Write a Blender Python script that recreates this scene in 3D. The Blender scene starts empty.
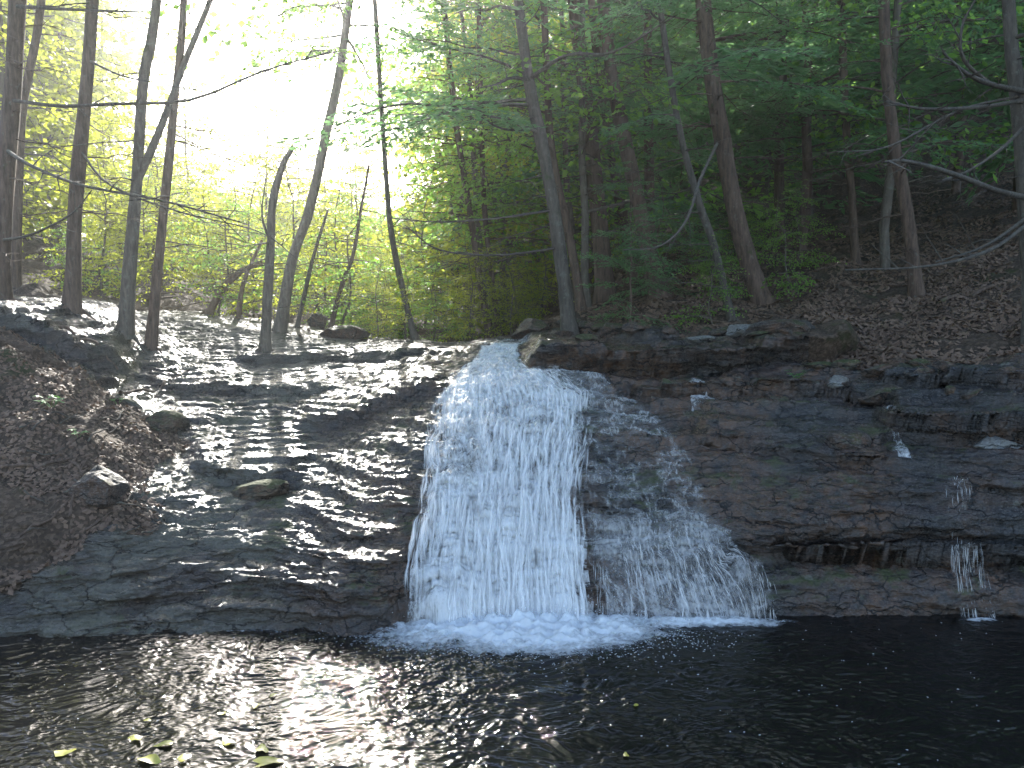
import bpy, math, random
import numpy as np
R = math.radians
S = bpy.context.scene
COL = S.collection

# ------------------------------------------------------------------ camera, sky, sun, exposure
FPX, PITCH, CAM = 900.0, R(5.33), (0.0, 0.0, 2.93)
cam_d = bpy.data.cameras.new('camera'); cam = bpy.data.objects.new('camera', cam_d); COL.objects.link(cam)
cam_d.sensor_width = 36; cam_d.lens = FPX / 1024 * 36; cam_d.clip_start = 0.05; cam_d.clip_end = 2000
cam.location = CAM; cam.rotation_euler = (math.pi / 2 - PITCH, 0, 0)
S.camera = cam
SUN_EL, SUN_AZ = R(27), R(-9.5)            # azimuth measured from +Y towards +X
W = bpy.data.worlds.new('World'); S.world = W; W.use_nodes = True
nt = W.node_tree; nt.nodes.clear()
sky = nt.nodes.new('ShaderNodeTexSky'); sky.sky_type = 'NISHITA'; sky.sun_disc = False
sky.sun_elevation = SUN_EL; sky.sun_rotation = SUN_AZ
sky.air_density = 1.0; sky.dust_density = 1.5; sky.ozone_density = 1.0
bg = nt.nodes.new('ShaderNodeBackground'); bg.inputs[1].default_value = 0.15
wo = nt.nodes.new('ShaderNodeOutputWorld')
nt.links.new(sky.outputs[0], bg.inputs[0]); nt.links.new(bg.outputs[0], wo.inputs[0])
sd = bpy.data.lights.new('sun', 'SUN'); sd.energy = 5.0; sd.angle = R(0.5); sd.color = (1, 0.96, 0.88)
sun = bpy.data.objects.new('sun', sd); COL.objects.link(sun)
sun.rotation_euler = (math.pi / 2 - SUN_EL, 0, math.pi - SUN_AZ)   # the lamp's -Z points away from the sun
S.view_settings.view_transform = 'Standard'; S.view_settings.look = 'None'
S.view_settings.gamma = 1; S.view_settings.exposure = 1.85
S.render.engine = 'CYCLES'
cy = S.cycles
cy.use_denoising = True
cy.max_bounces = 8; cy.diffuse_bounces = 3; cy.glossy_bounces = 3; cy.transmission_bounces = 4
cy.transparent_max_bounces = 24; cy.volume_bounces = 0
cy.sample_clamp_indirect = 4; cy.caustics_reflective = False; cy.caustics_refractive = False
cy.volume_step_rate = 4

# ------------------------------------------------------------------ helpers
rs = np.random.RandomState(7)
CP, SP = math.cos(PITCH), math.sin(PITCH)
def P(px, py, Y):
    """world point at depth y=Y seen at pixel px,py"""
    a = (np.asarray(px, float) - 512) / FPX; b = (384 - np.asarray(py, float)) / FPX
    dy = CP + b * SP; dz = -SP + b * CP
    k = np.asarray(Y, float) / dy
    return np.stack(np.broadcast_arrays(a * k, np.asarray(Y, float) + 0 * k, CAM[2] + dz * k), -1)
def tag(o, label=None, cat=None, group=None, kind=None):
    for k, v in (('label', label), ('category', cat), ('group', group), ('kind', kind)):
        if v: o[k] = v
    return o
def mesh(name, V, F, mat, parent=None, smooth=True):
    V = np.ascontiguousarray(V, np.float32); F = np.ascontiguousarray(F, np.int32)
    m = bpy.data.meshes.new(name); k = F.shape[1]
    m.vertices.add(len(V)); m.vertices.foreach_set('co', V.ravel())
    m.loops.add(F.size); m.loops.foreach_set('vertex_index', F.ravel())
    m.polygons.add(len(F)); m.polygons.foreach_set('loop_start', np.arange(0, F.size, k, dtype=np.int32))
    try: m.polygons.foreach_set('loop_total', np.full(len(F), k, np.int32))
    except Exception: pass
    m.polygons.foreach_set('use_smooth', np.full(len(F), smooth))
    m.update(calc_edges=True); m.materials.append(mat)
    o = bpy.data.objects.new(name, m); COL.objects.link(o)
    if parent: o.parent = parent
    return o
def empty(name, loc, label=None, cat=None, group=None, rz=0):
    o = bpy.data.objects.new(name, None); COL.objects.link(o); o.location = tuple(loc); o.rotation_euler.z = rz
    o.empty_display_size = 0.3
    return tag(o, label, cat, group)
def _h(ix, iy, seed):
    n = (ix.astype(np.int64) * 374761393 + iy.astype(np.int64) * 668265263 + seed * 974711) & 0xffffffff
    n = ((n ^ (n >> 13)) * 1274126177) & 0xffffffff
    n = n ^ (n >> 16)
    return (n & 0xffff) / 65535.0 * 2 - 1
def noise(x, y, seed=0):
    x = np.asarray(x, float); y = np.asarray(y, float)
    ix = np.floor(x); iy = np.floor(y); fx = x - ix; fy = y - iy
    fx = fx * fx * fx * (fx * (fx * 6 - 15) + 10); fy = fy * fy * fy * (fy * (fy * 6 - 15) + 10)
    a = _h(ix, iy, seed); b = _h(ix + 1, iy, seed); c = _h(ix, iy + 1, seed); d = _h(ix + 1, iy + 1, seed)
    return (a * (1 - fx) + b * fx) * (1 - fy) + (c * (1 - fx) + d * fx) * fy
def fbm(x, y, octv=4, seed=0, g=0.5):
    s = 0; a = 1; t = 0
    for i in range(octv):
        s = s + a * noise(x * 2 ** i + 17.3 * i, y * 2 ** i - 9.1 * i, seed + i); t += a; a *= g
    return s / t * 1.4
def sstep(a, b, x):
    t = np.clip((x - a) / (b - a), 0, 1); return t * t * (3 - 2 * t)
def gridfaces(nu, nv):
    i = np.arange((nu - 1) * (nv - 1)); a = i // (nv - 1) * nv + i % (nv - 1)
    return np.stack([a, a + nv, a + nv + 1, a + 1], 1)
def tube(pts, rad, sides=8, seed=0, rough=0.0, cap=True):
    """tapered tube along points; returns V,F"""
    pts = np.asarray(pts, float); n = len(pts); rad = np.broadcast_to(np.asarray(rad, float), (n,))
    t = np.gradient(pts, axis=0); t /= np.linalg.norm(t, axis=1, keepdims=True) + 1e-9
    up = np.where(np.abs(t[:, 2:3]) > 0.9, np.array([[1., 0, 0]]), np.array([[0, 0, 1.]]))
    if abs(t[:, 2]).mean() > 0.6: up = np.tile([[0., 1, 0]], (n, 1))
    b = np.cross(t, up); b /= np.linalg.norm(b, axis=1, keepdims=True) + 1e-9
    c = np.cross(b, t)
    th = np.arange(sides) / sides * 2 * np.pi
    rr = rad[:, None] * (1 + rough * noise(np.arange(n)[:, None] * 0.55 + seed, th[None] * 1.1 + seed * 3.1, 5))
    V = pts[:, None] + b[:, None] * (np.cos(th)[None, :, None] * rr[..., None]) + c[:, None] * (np.sin(th)[None, :, None] * rr[..., None])
    i = np.arange(n - 1)[:, None] * sides; j = np.arange(sides)[None]; j2 = (j + 1) % sides
    F = np.stack([i + j, i + j2, i + sides + j2, i + sides + j], -1).reshape(-1, 4)
    return V.reshape(-1, 3), F
def join(parts):
    Vs, Fs, o = [], [], 0
    for V, F in parts:
        Vs.append(V); Fs.append(F + o); o += len(V)
    return np.concatenate(Vs), np.concatenate(Fs)
def resample(pts, n):
    pts = np.asarray(pts, float); m = len(pts)
    if m < 3: 
        t = np.linspace(0, m - 1, n); return np.stack([np.interp(t, np.arange(m), pts[:, k]) for k in range(3)], 1)
    p = np.vstack([2 * pts[0] - pts[1], pts, 2 * pts[-1] - pts[-2]]); out = []
    for t in np.linspace(0, m - 1 - 1e-6, n):
        i = int(t); f = t - i; a, b, c, d = p[i], p[i + 1], p[i + 2], p[i + 3]
        out.append(0.5 * ((2 * b) + (c - a) * f + (2 * a - 5 * b + 4 * c - d) * f * f + (3 * b - a - 3 * c + d) * f ** 3))
    return np.array(out)

# ------------------------------------------------------------------ materials
class NB:
    def __init__(s, name):
        s.m = bpy.data.materials.new(name); s.m.use_nodes = True; s.t = s.m.node_tree; s.t.nodes.clear()
        s.out = s.t.nodes.new('ShaderNodeOutputMaterial')
        s.co = s.t.nodes.new('ShaderNodeTexCoord').outputs['Object']
    def n(s, typ, **kw):
        x = s.t.nodes.new(typ)
        for k, v in kw.items(): setattr(x, k, v)
        return x
    def l(s, a, b):
        if hasattr(a, 'is_output') or hasattr(a, 'node'): s.t.links.new(a, b)
        else: b.default_value = a
    def map(s, scale=(1, 1, 1), rot=(0, 0, 0), src=None):
        m = s.n('ShaderNodeMapping'); s.l(src or s.co, m.inputs[0]); m.inputs['Scale'].default_value = scale
        m.inputs['Rotation'].default_value = rot; return m.outputs[0]
    def noise(s, vec, scale, detail=4, rough=0.55, dist=0.0):
        x = s.n('ShaderNodeTexNoise'); s.l(vec, x.inputs['Vector']); x.inputs['Scale'].default_value = scale
        x.inputs['Detail'].default_value = detail; x.inputs['Roughness'].default_value = rough
        x.inputs['Distortion'].default_value = dist; return x.outputs[0]
    def ramp(s, fac, stops):
        x = s.n('ShaderNodeValToRGB'); s.l(fac, x.inputs[0]); cr = x.color_ramp
        while len(cr.elements) < len(stops): cr.elements.new(0.5)
        for e, (p, c) in zip(cr.elements, stops):
            e.position = p; e.color = (c, c, c, 1) if not hasattr(c, '__len__') else (*c, 1)
        return x.outputs[0]
    def mix(s, fac, a, b):
        x = s.n('ShaderNodeMix', data_type='RGBA'); s.l(fac, x.inputs[0])
        for v, i in ((a, 6), (b, 7)): s.l((*v, 1) if isinstance(v, tuple) else v, x.inputs[i])
        return x.outputs[2]
    def math(s, op, a, b=0.0):
        x = s.n('ShaderNodeMath', operation=op); s.l(a, x.inputs[0]); s.l(b, x.inputs[1]); return x.outputs[0]
    def bump(s, h, strength, dist, normal=None):
        x = s.n('ShaderNodeBump'); s.l(h, x.inputs['Height']); x.inputs['Strength'].default_value = strength
        x.inputs['Distance'].default_value = dist
        if normal: s.l(normal, x.inputs['Normal'])
        return x.outputs[0]
    def bsdf(s, col, rough, normal=None, **kw):
        x = s.n('ShaderNodeBsdfPrincipled'); s.l(col if not isinstance(col, tuple) else (*col, 1), x.inputs['Base Color'])
        s.l(rough, x.inputs['Roughness'])
        if normal: s.l(normal, x.inputs['Normal'])
        for k, v in kw.items(): s.l(v, x.inputs[k.replace('_', ' ')])
        return x.outputs[0]
    def done(s, sh):
        s.l(sh, s.out.inputs['Surface']); return s.m

def nz(b):      # world-space up component of the surface
    g = b.n('ShaderNodeNewGeometry'); sp = b.n('ShaderNodeSeparateXYZ'); b.l(g.outputs['Normal'], sp.inputs[0]); return sp.outputs[2]
def posxyz(b):
    sp = b.n('ShaderNodeSeparateXYZ'); b.l(b.co, sp.inputs[0]); return sp.outputs

def rock_material(name, dark=(.010, .010, .011), mid=(.038, .035, .033), brown=(.125, .064, .034), moss=0.62, wet=True):
    b = NB(name)
    strata = b.map((1.3, 1.3, 7.0), (0.06, 0.03, 0))
    n1 = b.noise(strata, 1.6, 7, .62); n2 = b.noise(b.co, 9, 6, .62); n3 = b.noise(b.co, 0.75, 3, .5)
    base = b.mix(b.ramp(n1, [(.36, 0), (.66, 1)]), dark, mid)
    bro = b.math('MULTIPLY', b.ramp(n3, [(.42, 0), (.56, 1)]), b.ramp(n2, [(.35, 0), (.7, 1)]))
    if wet:      # iron-brown staining belongs to the right half of the outcrop
        x = posxyz(b)[0]; bro = b.math('MULTIPLY', bro, b.ramp(b.math('MULTIPLY_ADD', x, 0.2), [(.05, .3), (.3, 1)]))
    base = b.mix(bro, base, brown)
    mn = b.noise(b.co, 1.9, 6, .68)
    mf = b.math('MULTIPLY', b.ramp(mn, [(.62 - .12 * moss, 0), (.70 - .12 * moss, 1)]), b.ramp(nz(b), [(.45, 0), (.85, 1)]))
    base = b.mix(mf, base, b.mix(n2, (.024, .034, .009), (.060, .070, .018)))
    if wet:      # drier olive-grey stone on the lower left slab
        dry = b.math('MULTIPLY', b.ramp(b.math('MULTIPLY', posxyz(b)[0], -.2), [(.30, 0), (.52, 1)]), b.ramp(b.noise(b.co, 1.1, 6, .65), [(.42, 0), (.56, .8)])); base = b.mix(dry, base, b.mix(n2, (.045, .043, .033), (.13, .125, .095)))
    li = b.ramp(b.noise(b.co, 5.5, 3, .5), [(.70, 0), (.73, 1)])
    base = b.mix(b.math('MULTIPLY', li, .35), base, (.20, .21, .18))
    sp_ = b.noise(b.map((1, 1, 2.2)), 34, 5, .75); base = b.mix(b.ramp(sp_, [(.50, 0), (.68, .75)]), base, tuple(min(.3, c * 2.6) for c in mid))
    base = b.mix(b.ramp(sp_, [(.34, .8), (.46, 0)]), base, (.006, .006, .006))
    cv = b.n('ShaderNodeTexVoronoi', feature='DISTANCE_TO_EDGE'); cv.inputs['Scale'].default_value = 1.5
    wv_ = b.n('ShaderNodeVectorMath', operation='ADD'); b.l(b.map((.8, .8, 3.4)), wv_.inputs[0]); ns_ = b.n('ShaderNodeTexNoise'); b.l(b.co, ns_.inputs['Vector']); ns_.inputs['Scale'].default_value = 2.2; ns_.inputs['Detail'].default_value = 6
    b.l(ns_.outputs['Color'], wv_.inputs[1]); b.l(wv_.outputs[0], cv.inputs['Vector']); crk = b.ramp(cv.outputs[0], [(.004, 0), (.022, 1)]); base = b.mix(crk, (.004, .004, .004), base)
    rg = b.ramp(b.noise(b.map((1, 1, 3)), 2.6, 5, .6), [(.32, .07 if wet else .45), (.70, .38 if wet else .85)])
    rg = b.mix(mf, rg, (.85, .85, .85))
    if wet: rg = b.mix(b.ramp(b.math('MULTIPLY', posxyz(b)[1], .02), [(.26, 0), (.31, .7)]), rg, (.8, .8, .8))
    nrm = b.bump(crk, .6, .03); nrm = b.bump(n1, .9, .08, nrm); nrm = b.bump(n2, .85, .035, nrm); nrm = b.bump(b.noise(b.co, 38, 6, .75), .6, .010, nrm)
    return b.done(b.bsdf(base, rg, nrm, Specular_IOR_Level=.5 if wet else .3))

def soil_material(name, c1=(.022, .016, .012), c2=(.065, .043, .030), c3=(.12, .085, .062)):
    b = NB(name); v = b.n('ShaderNodeTexVoronoi'); v.inputs['Scale'].default_value = 34; b.l(b.co, v.inputs['Vector'])
    n = b.noise(b.co, 2.2, 6, .65); cc = b.mix(b.ramp(n, [(.35, 0), (.65, 1)]), c1, c2)
    sp = b.n('ShaderNodeSeparateColor'); b.l(v.outputs['Color'], sp.inputs[0])
    cc = b.mix(b.ramp(sp.outputs[0], [(.45, 0), (.9, .8)]), cc, c3)
    mo = b.ramp(b.noise(b.co, .9, 5, .7), [(.60, 0), (.68, .8)]); cc = b.mix(mo, cc, (.028, .038, .010))
    nrm = b.bump(v.outputs['Distance'], .6, .015); nrm = b.bump(n, .6, .08, nrm)
    return b.done(b.bsdf(cc, .9, nrm, Specular_IOR_Level=.25))

def bark_material(name, c1, c2, lichen=0.3, moss=0.2):
    b = NB(name); m = b.map((9, 9, 1.6)); n = b.noise(m, 2.2, 6, .7); cc = b.mix(b.ramp(n, [(.35, 0), (.65, 1)]), c1, c2)
    l = b.ramp(b.noise(b.co, 13, 6, .7), [(.62 - .14 * lichen, 0), (.80 - .14 * lichen, .7)])
    cc = b.mix(l, cc, (.17, .185, .155))
    mm = b.ramp(b.noise(b.co, 3, 4, .6), [(.68 - .2 * moss, 0), (.74 - .2 * moss, .7)]); cc = b.mix(mm, cc, (.035, .05, .014))
    return b.done(b.bsdf(cc, .85, b.bump(n, .8, .02), Specular_IOR_Level=.25))

def leaf_material(name, c1, c2, trans=0.45, tcol=(.35, .55, .06), rough=.5):
    b = NB(name); g = b.n('ShaderNodeNewGeometry').outputs['Random Per Island']
    oi = b.n('ShaderNodeObjectInfo').outputs['Random']
    f = b.math('FRACT', b.math('ADD', g, b.math('MULTIPLY', oi, .37)))
    cc = b.mix(f, c1, c2)
    big = b.noise(b.co, .8, 2, .5); cc = b.mix(b.ramp(big, [(.4, 0), (.65, .5)]), cc, tuple(min(1, x * 1.5) for x in c2))
    d = b.bsdf(cc, rough, Specular_IOR_Level=.35)
    t = b.n('ShaderNodeBsdfTranslucent'); b.l(b.mix(f, tcol, tuple(x * .7 for x in tcol)), t.inputs[0])
    mx = b.n('ShaderNodeMixShader'); mx.inputs[0].default_value = trans; b.l(d, mx.inputs[1]); b.l(t.outputs[0], mx.inputs[2])
    return b.done(mx.outputs[0])

M_rock = rock_material('wet_rock')
M_boulder = rock_material('damp_boulder', mid=(.075, .07, .065), moss=1.0, wet=False)
M_mossy = rock_material('mossy_boulder', mid=(.06, .06, .045), moss=2.3, wet=False)
M_pale = rock_material('pale_stone', dark=(.10, .10, .10), mid=(.22, .23, .23), brown=(.16, .15, .12), moss=.2, wet=False)
M_soil = soil_material('leafy_soil')
M_bark_h = bark_material('hemlock_bark', (.045, .031, .024), (.150, .102, .076))
M_bark_g = bark_material('grey_bark', (.060, .050, .040), (.155, .130, .104), .6, .3)
M_bark_l = bark_material('lichen_bark', (.045, .038, .032), (.115, .100, .083), .55, .1)
M_dead = bark_material('dead_wood', (.09, .055, .035), (.22, .15, .10), .1, .0)
M_hem = leaf_material('hemlock_needles', (.045, .100, .048), (.080, .150, .062), .5, (.26, .52, .19))
M_broad = leaf_material('maple_leaves', (.055, .115, .028), (.10, .16, .036), .58, (.42, .74, .13))
M_bright = leaf_material('bright_leaves', (.08, .13, .02), (.12, .17, .03), .6, (.64, .70, .07))
M_litter = leaf_material('fallen_leaves', (.070, .042, .028), (.17, .112, .080), .08, (.25, .15, .08), .7)
M_yellow = leaf_material('yellow_leaf', (.17, .15, .03), (.30, .29, .045), .15, (.4, .4, .05), .35)
M_plant = leaf_material('herb_leaves', (.05, .13, .04), (.08, .19, .06), .3, (.2, .5, .08))

# ------------------------------------------------------------------ terrain
CTRL = [(-300,600,7.2),(-300,450,8.4),(-300,300,10.5),(-200,560,7.6),(-200,400,9.2),(-200,285,11.5),
 (0,600,7.75),(0,520,8.4),(0,440,9.3),(0,380,10.2),(0,340,11.2),(0,304,12),(60,300,12.5),(0,296,14),(60,298,14.5),
 (100,600,7.9),(100,550,8.3),(100,500,8.8),(100,440,9.8),(100,390,11),(100,350,12),(120,322,13.2),
 (200,600,8.0),(200,550,8.6),(200,500,9.3),(200,450,10.3),(200,400,12),(200,360,13.7),(180,325,15.5),
 (300,560,8.3),(300,520,9.0),(300,470,10),(300,420,11.3),(300,380,12.8),(300,345,15),(300,328,17.5),
 (400,545,8.35),(400,500,8.9),(400,450,9.8),(400,410,10.9),(400,370,12.5),(400,347,14.5),(400,341,16),
 (480,570,8.3),(480,520,8.65),(480,450,9.5),(480,400,10.5),(480,370,11.5),(480,348,13.4),(480,342,15),
 (560,570,8.35),(560,520,8.7),(560,450,9.5),(560,400,10.4),(560,372,11.2),(560,345,11.9),(560,337,13),(570,328,14),
 (650,550,8.5),(650,470,9.3),(650,420,10.1),(650,390,10.8),(650,372,11.2),(650,345,11.9),(650,335,12.7),(650,305,15),(650,270,20),(650,240,27),
 (740,540,8.5),(740,480,9.1),(740,430,9.9),(740,400,10.5),(740,372,11.1),(740,345,11.8),(740,332,12.7),(740,303,15),(740,260,20),(740,200,32),
 (850,520,8.4),(850,470,9.2),(850,440,9.8),(850,400,10.5),(850,372,11.2),(850,345,12),(850,310,14),(850,250,19),(850,190,28),
 (960,515,8.35),(960,470,8.9),(960,440,9.3),(960,400,10),(960,360,10.9),(960,320,12.2),(960,270,15),(960,200,22),
 (1100,510,8.2),(1100,440,9.1),(1100,370,10.2),(1100,300,12),(1100,220,16),(1100,120,26),
 (1400,450,8),(1400,300,10),(1400,170,14),(1400,60,24)]
WC = [(-2.5,20,2.1),(-1,24,2.15),(-3.5,32,2.3),(0,19,2.2),(-5,45,3.0),(-10,70,3.5),(-30,70,6),(-60,90,7),(10,75,24),(30,70,36),(50,50,40),(70,90,50),(2,60,12),(3.2,30,3.9),
      (-9,20,3.0),(-14,24,4.0),(-10,32,4.2),(-22,34,6),(-25,18,5),(-14,12,4),(-30,8,7),(40,30,26),(30,8,14),(0,110,9),(-30,110,7),(40,110,44),(-80,40,10),(80,40,44)]
# ledges: (z rise, y at px->, x window) given as points px,Y along the riser
LEDGES = [(.30, [(-60,11.2),(30,11.5),(90,11.75),(135,12.3)], (-200, 128)),
          (.14, [(-60,10.9),(30,11.0),(90,11.35),(135,11.9)], (-150, 120)),
          (.36, [(500,12.3),(530,11.62),(600,11.5),(700,11.45),(790,11.6),(850,11.9)], (532, 850)),
          (.16, [(600,10.75),(680,10.62),(760,10.7),(830,10.6),(1000,10.1)], (640, 1040)),
          (.26, [(850,10.1),(900,9.75),(960,9.35),(1100,9.1)], (885, 1300)),
          (.12, [(740,9.65),(800,9.5),(900,9.2)], (700, 890)),
          (.16, [(250,11.2),(330,11.0),(400,11.05),(440,11.0)], (300, 436)),
          (.11, [(130,12.1),(220,12.4),(330,12.2)], (150, 330)),
          (.12, [(250,13.9),(330,14.0),(420,13.8)], (235, 425)),
          (.14, [(180,9.9),(260,9.75),(330,9.9)], (190, 300))]
def ledge_sum(x, y):
    px = 512 + FPX * x / y; s = 0
    for h, pts, (a, b) in LEDGES:
        pts = np.array(pts); yl = np.interp(px, pts[:, 0], pts[:, 1]) + .09 * fbm(x * 1.4, y * 0 + 3, 3, 41)
        w = sstep(a - 12, a + 12, px) * (1 - sstep(b - 15, b + 15, px))
        s = s + h * w * (sstep(0, .13, y - yl) - sstep(0, 2.0, y - yl) * .7)
    return s
cp = np.array([P(a, b, c) for a, b, c in CTRL] + [np.array(w, float) for w in WC])
def tps(r2): return np.where(r2 > 1e-12, .5 * r2 * np.log(r2 + 1e-12), 0)
def warp(x, y): return x / (1 + .02 * y), np.log(np.maximum(y, 2.0)) * 8       # even spacing near and far
_cx, _cy = warp(cp[:, 0], cp[:, 1]); _zc = cp[:, 2] - ledge_sum(cp[:, 0], cp[:, 1])
_n = len(cp); _A = np.zeros((_n + 3, _n + 3))
_A[:_n, :_n] = tps((_cx[:, None] - _cx) ** 2 + (_cy[:, None] - _cy) ** 2) + np.eye(_n) * .15
_A[:_n, _n:] = np.stack([np.ones(_n), _cx, _cy], 1); _A[_n:, :_n] = _A[:_n, _n:].T
_w = np.linalg.solve(_A, np.concatenate([_zc, np.zeros(3)]))
def tbase(x, y):
    a, b = warp(x, y); out = np.empty(a.shape); af, bf, of = a.ravel(), b.ravel(), out.ravel()
    res = np.empty(af.size)
    for i in range(0, af.size, 40000):
        A_, B_ = af[i:i + 40000, None], bf[i:i + 40000, None]
        res[i:i + 40000] = tps((A_ - _cx) ** 2 + (B_ - _cy) ** 2) @ _w[:_n] + _w[_n] + A_[:, 0] * _w[_n + 1] + B_[:, 0] * _w[_n + 2]
    return res.reshape(a.shape)
EX = np.array([-12, -6, -4.4, -3.6, -2.8, -1.9, -1.0, -.3, .8, 2.4, 4.6, 6.5, 12])
EY = np.array([6.8, 7.3, 7.52, 7.60, 7.72, 7.80, 7.92, 8.0, 8.05, 8.1, 8.12, 8.1, 7.6])
def edge(x): return np.interp(x, EX, EY) + .07 * fbm(x * 1.1, x * 0 + 1.7, 4, 77)
def litter_mask(x, y):
    """>0 where soil and leaves cover the rock"""
    n = fbm(x * .9, y * .9, 4, 91) * .55
    xb = np.interp(y, [7, 7.9, 8.3, 8.8, 9.6, 10.5, 11.4, 12.2, 13, 16, 20, 30, 60], [-9, -4.6, -3.95, -4.0, -4.1, -3.95, -4.6, -5.6, -7.2, -8.0, -7, -6, -8])
    left = xb - x
    yb = np.interp(x, [-4, 0, .5, 1.2, 2.5, 3.6, 4.4, 5.4, 6.5, 9], [40, 16.5, 14.2, 13.6, 12.8, 12.3, 11.2, 10.8, 9.8, 9])
    right = y - yb
    ups = np.where(x < 0, np.minimum(y - 19, 3), -9)          # gravelly banks far upstream
    led = np.exp(-(((x + 6.3) / 1.5) ** 4 + ((y - 12.0) / .75) ** 4)) * 3
    return np.maximum(np.maximum(left, right), ups * .3) + n - led
def terrace(t, s, k):
    f = t / s; i = np.floor(f); r = f - i
    return (i + sstep(.5 - k, .5 + k, r)) * s
def terr(x, y, fine=True):
    x = np.asarray(x, float); y = np.asarray(y, float)
    z = tbase(x, y) + ledge_sum(x, y)
    lm = litter_mask(x, y); rockf = 1 - sstep(-.15, .25, lm)
    near = 1 - sstep(18, 26, y)
    if fine:
        right = sstep(.2, 1.2, x)
        # bedding planes: irregular terraces, dipping slightly
        t = z + .035 * x + .10 * fbm(x * .55, y * .55, 3, 11)
        d = (terrace(t, .19, .07) - t) * (.18 + .72 * right * (.2 + .8 * np.maximum(sstep(9.9, 10.6, y), sstep(3.2, 3.8, x))) + .2 * noise(x * .5, y * .8, 12))
        t2 = z - .02 * x + .05 * fbm(x * 1.1, y * 1.6, 4, 21)
        d += (terrace(t2, .062, .12) - t2) * (.50 + .45 * noise(x * .7 + 4, y, 22))
        t3 = z + .02 * fbm(x * 2.5, y * 4, 3, 25)
        d += (terrace(t3, .024, .2) - t3) * .6
        d += (.020 + .014 * right) * fbm(x * .8, y * 3.2, 5, 31, .6) + .022 * fbm(x * 5, y * 12, 5, 35, .65) + .007 * fbm(x * 17, y * 38, 3, 39, .6) - .022 * np.abs(fbm(x * 1.7, y * 4.5, 4, 37, .6))
        # blocky joints on the right-hand ledges
        jx = x * .62 + .55 * fbm(x * .9, y * .9, 4, 51); jy = y * 1.1 + .6 * fbm(x * .6, y * .9, 3, 52)
        cell = _h(np.floor(jx), np.floor(jy), 53); ex = np.minimum(jx % 1, 1 - jx % 1); 
        d += right * (.1 + .9 * sstep(9.9, 10.6, y)) * (.075 * cell - .03 * np.exp(-(ex / .02) ** 2) * sstep(-.2, .4, noise(x * .8, y * 1.5, 54)))
        z = z + d * rockf * near
        z = z + (1 - rockf) * ((.10 + .14 * (x < 0)) * fbm(x * .9, y * .9, 4, 61) + .07 * fbm(x * 3, y * 3, 4, 65)) 
    # face that drops into the pool
    e = edge(x); dd = y - e
    rr = sstep(1.9, 2.7, x)                                   # right wall: shelf, recess and brow
    wl = dd * (1.15 + 2.2 * sstep(-2.6, -1.6, x) + 1.0 * sstep(-.9, 0, x)) + .10 * fbm(x * 1.4, y * 1.4, 4, 71) + .0
    shelf = .34 + .10 * fbm(x * .9, x * 0, 3, 73)
    wr = np.where(dd < .22, dd * 3.0, shelf + (dd - .22) * .25) + np.maximum(dd - .40 - .07 * fbm(x * 1.6, x * 0 + 2, 3, 74), 0) * 4.5
    fan = sstep(.5, 1.0, x) * (1 - rr)                        # apron below the small curtain
    wf = np.where(dd < .30, dd * 1.25, .375) + np.maximum(dd - .32, 0) * 5
    wall = wl * (1 - np.maximum(rr, fan)) + wr * rr + wf * fan
    wall = wall + .03 * fbm(x * 4, y * 9, 4, 78) + .55 * sstep(-1.35, -.95, x) * (1 - sstep(.4, .9, x)) * sstep(.0, .10, dd)
    k = .05; h = np.clip(.5 + .5 * (wall - z) / k, 0, 1)
    z = wall * (1 - h) + z * h - k * h * (1 - h)
    return np.maximum(z, -.9)

us = np.concatenate([np.linspace(-1100, -260, 60)[:-1], np.linspace(-260, -12, 60)[:-1], np.linspace(-12, 1036, 640), np.linspace(1036, 1280, 60)[1:], np.linspace(1280, 2300, 60)[1:]])
ys = np.concatenate([np.linspace(6.3, 7.45, 16)[:-1], np.linspace(7.45, 9.0, 270)[:-1], np.linspace(9.0, 16.2, 440)[:-1], 16.2 * np.exp(np.linspace(0, math.log(118 / 16.2), 190))])
TX = (us - 512) / FPX
GX = TX[:, None] * ys[None]; GY = np.broadcast_to(ys[None], GX.shape)
GZ = terr(GX, GY)
def hz(x, y):
    """terrain height read back from the built sheet"""
    x = np.asarray(x, float); y = np.clip(np.asarray(y, float), ys[0], ys[-1] - .01)
    u = np.clip(np.interp(x / y, TX, np.arange(len(TX))), 0, len(TX) - 1.001); v = np.clip(np.interp(y, ys, np.arange(len(ys))), 0, len(ys) - 1.001)
    i = u.astype(int); j = v.astype(int); a = u - i; b = v - j
    return (GZ[i, j] * (1 - a) + GZ[i + 1, j] * a) * (1 - b) + (GZ[i, j + 1] * (1 - a) + GZ[i + 1, j + 1] * a) * b
def hit(px, py, y0=7.5, y1=90):
    Y = y0 * np.exp(np.linspace(0, math.log(y1 / y0), 1500)); p = P(px, py, Y); b = p[:, 2] < hz(p[:, 0], p[:, 1])
    return float(Y[np.argmax(b)]) if b.any() else None
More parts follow.
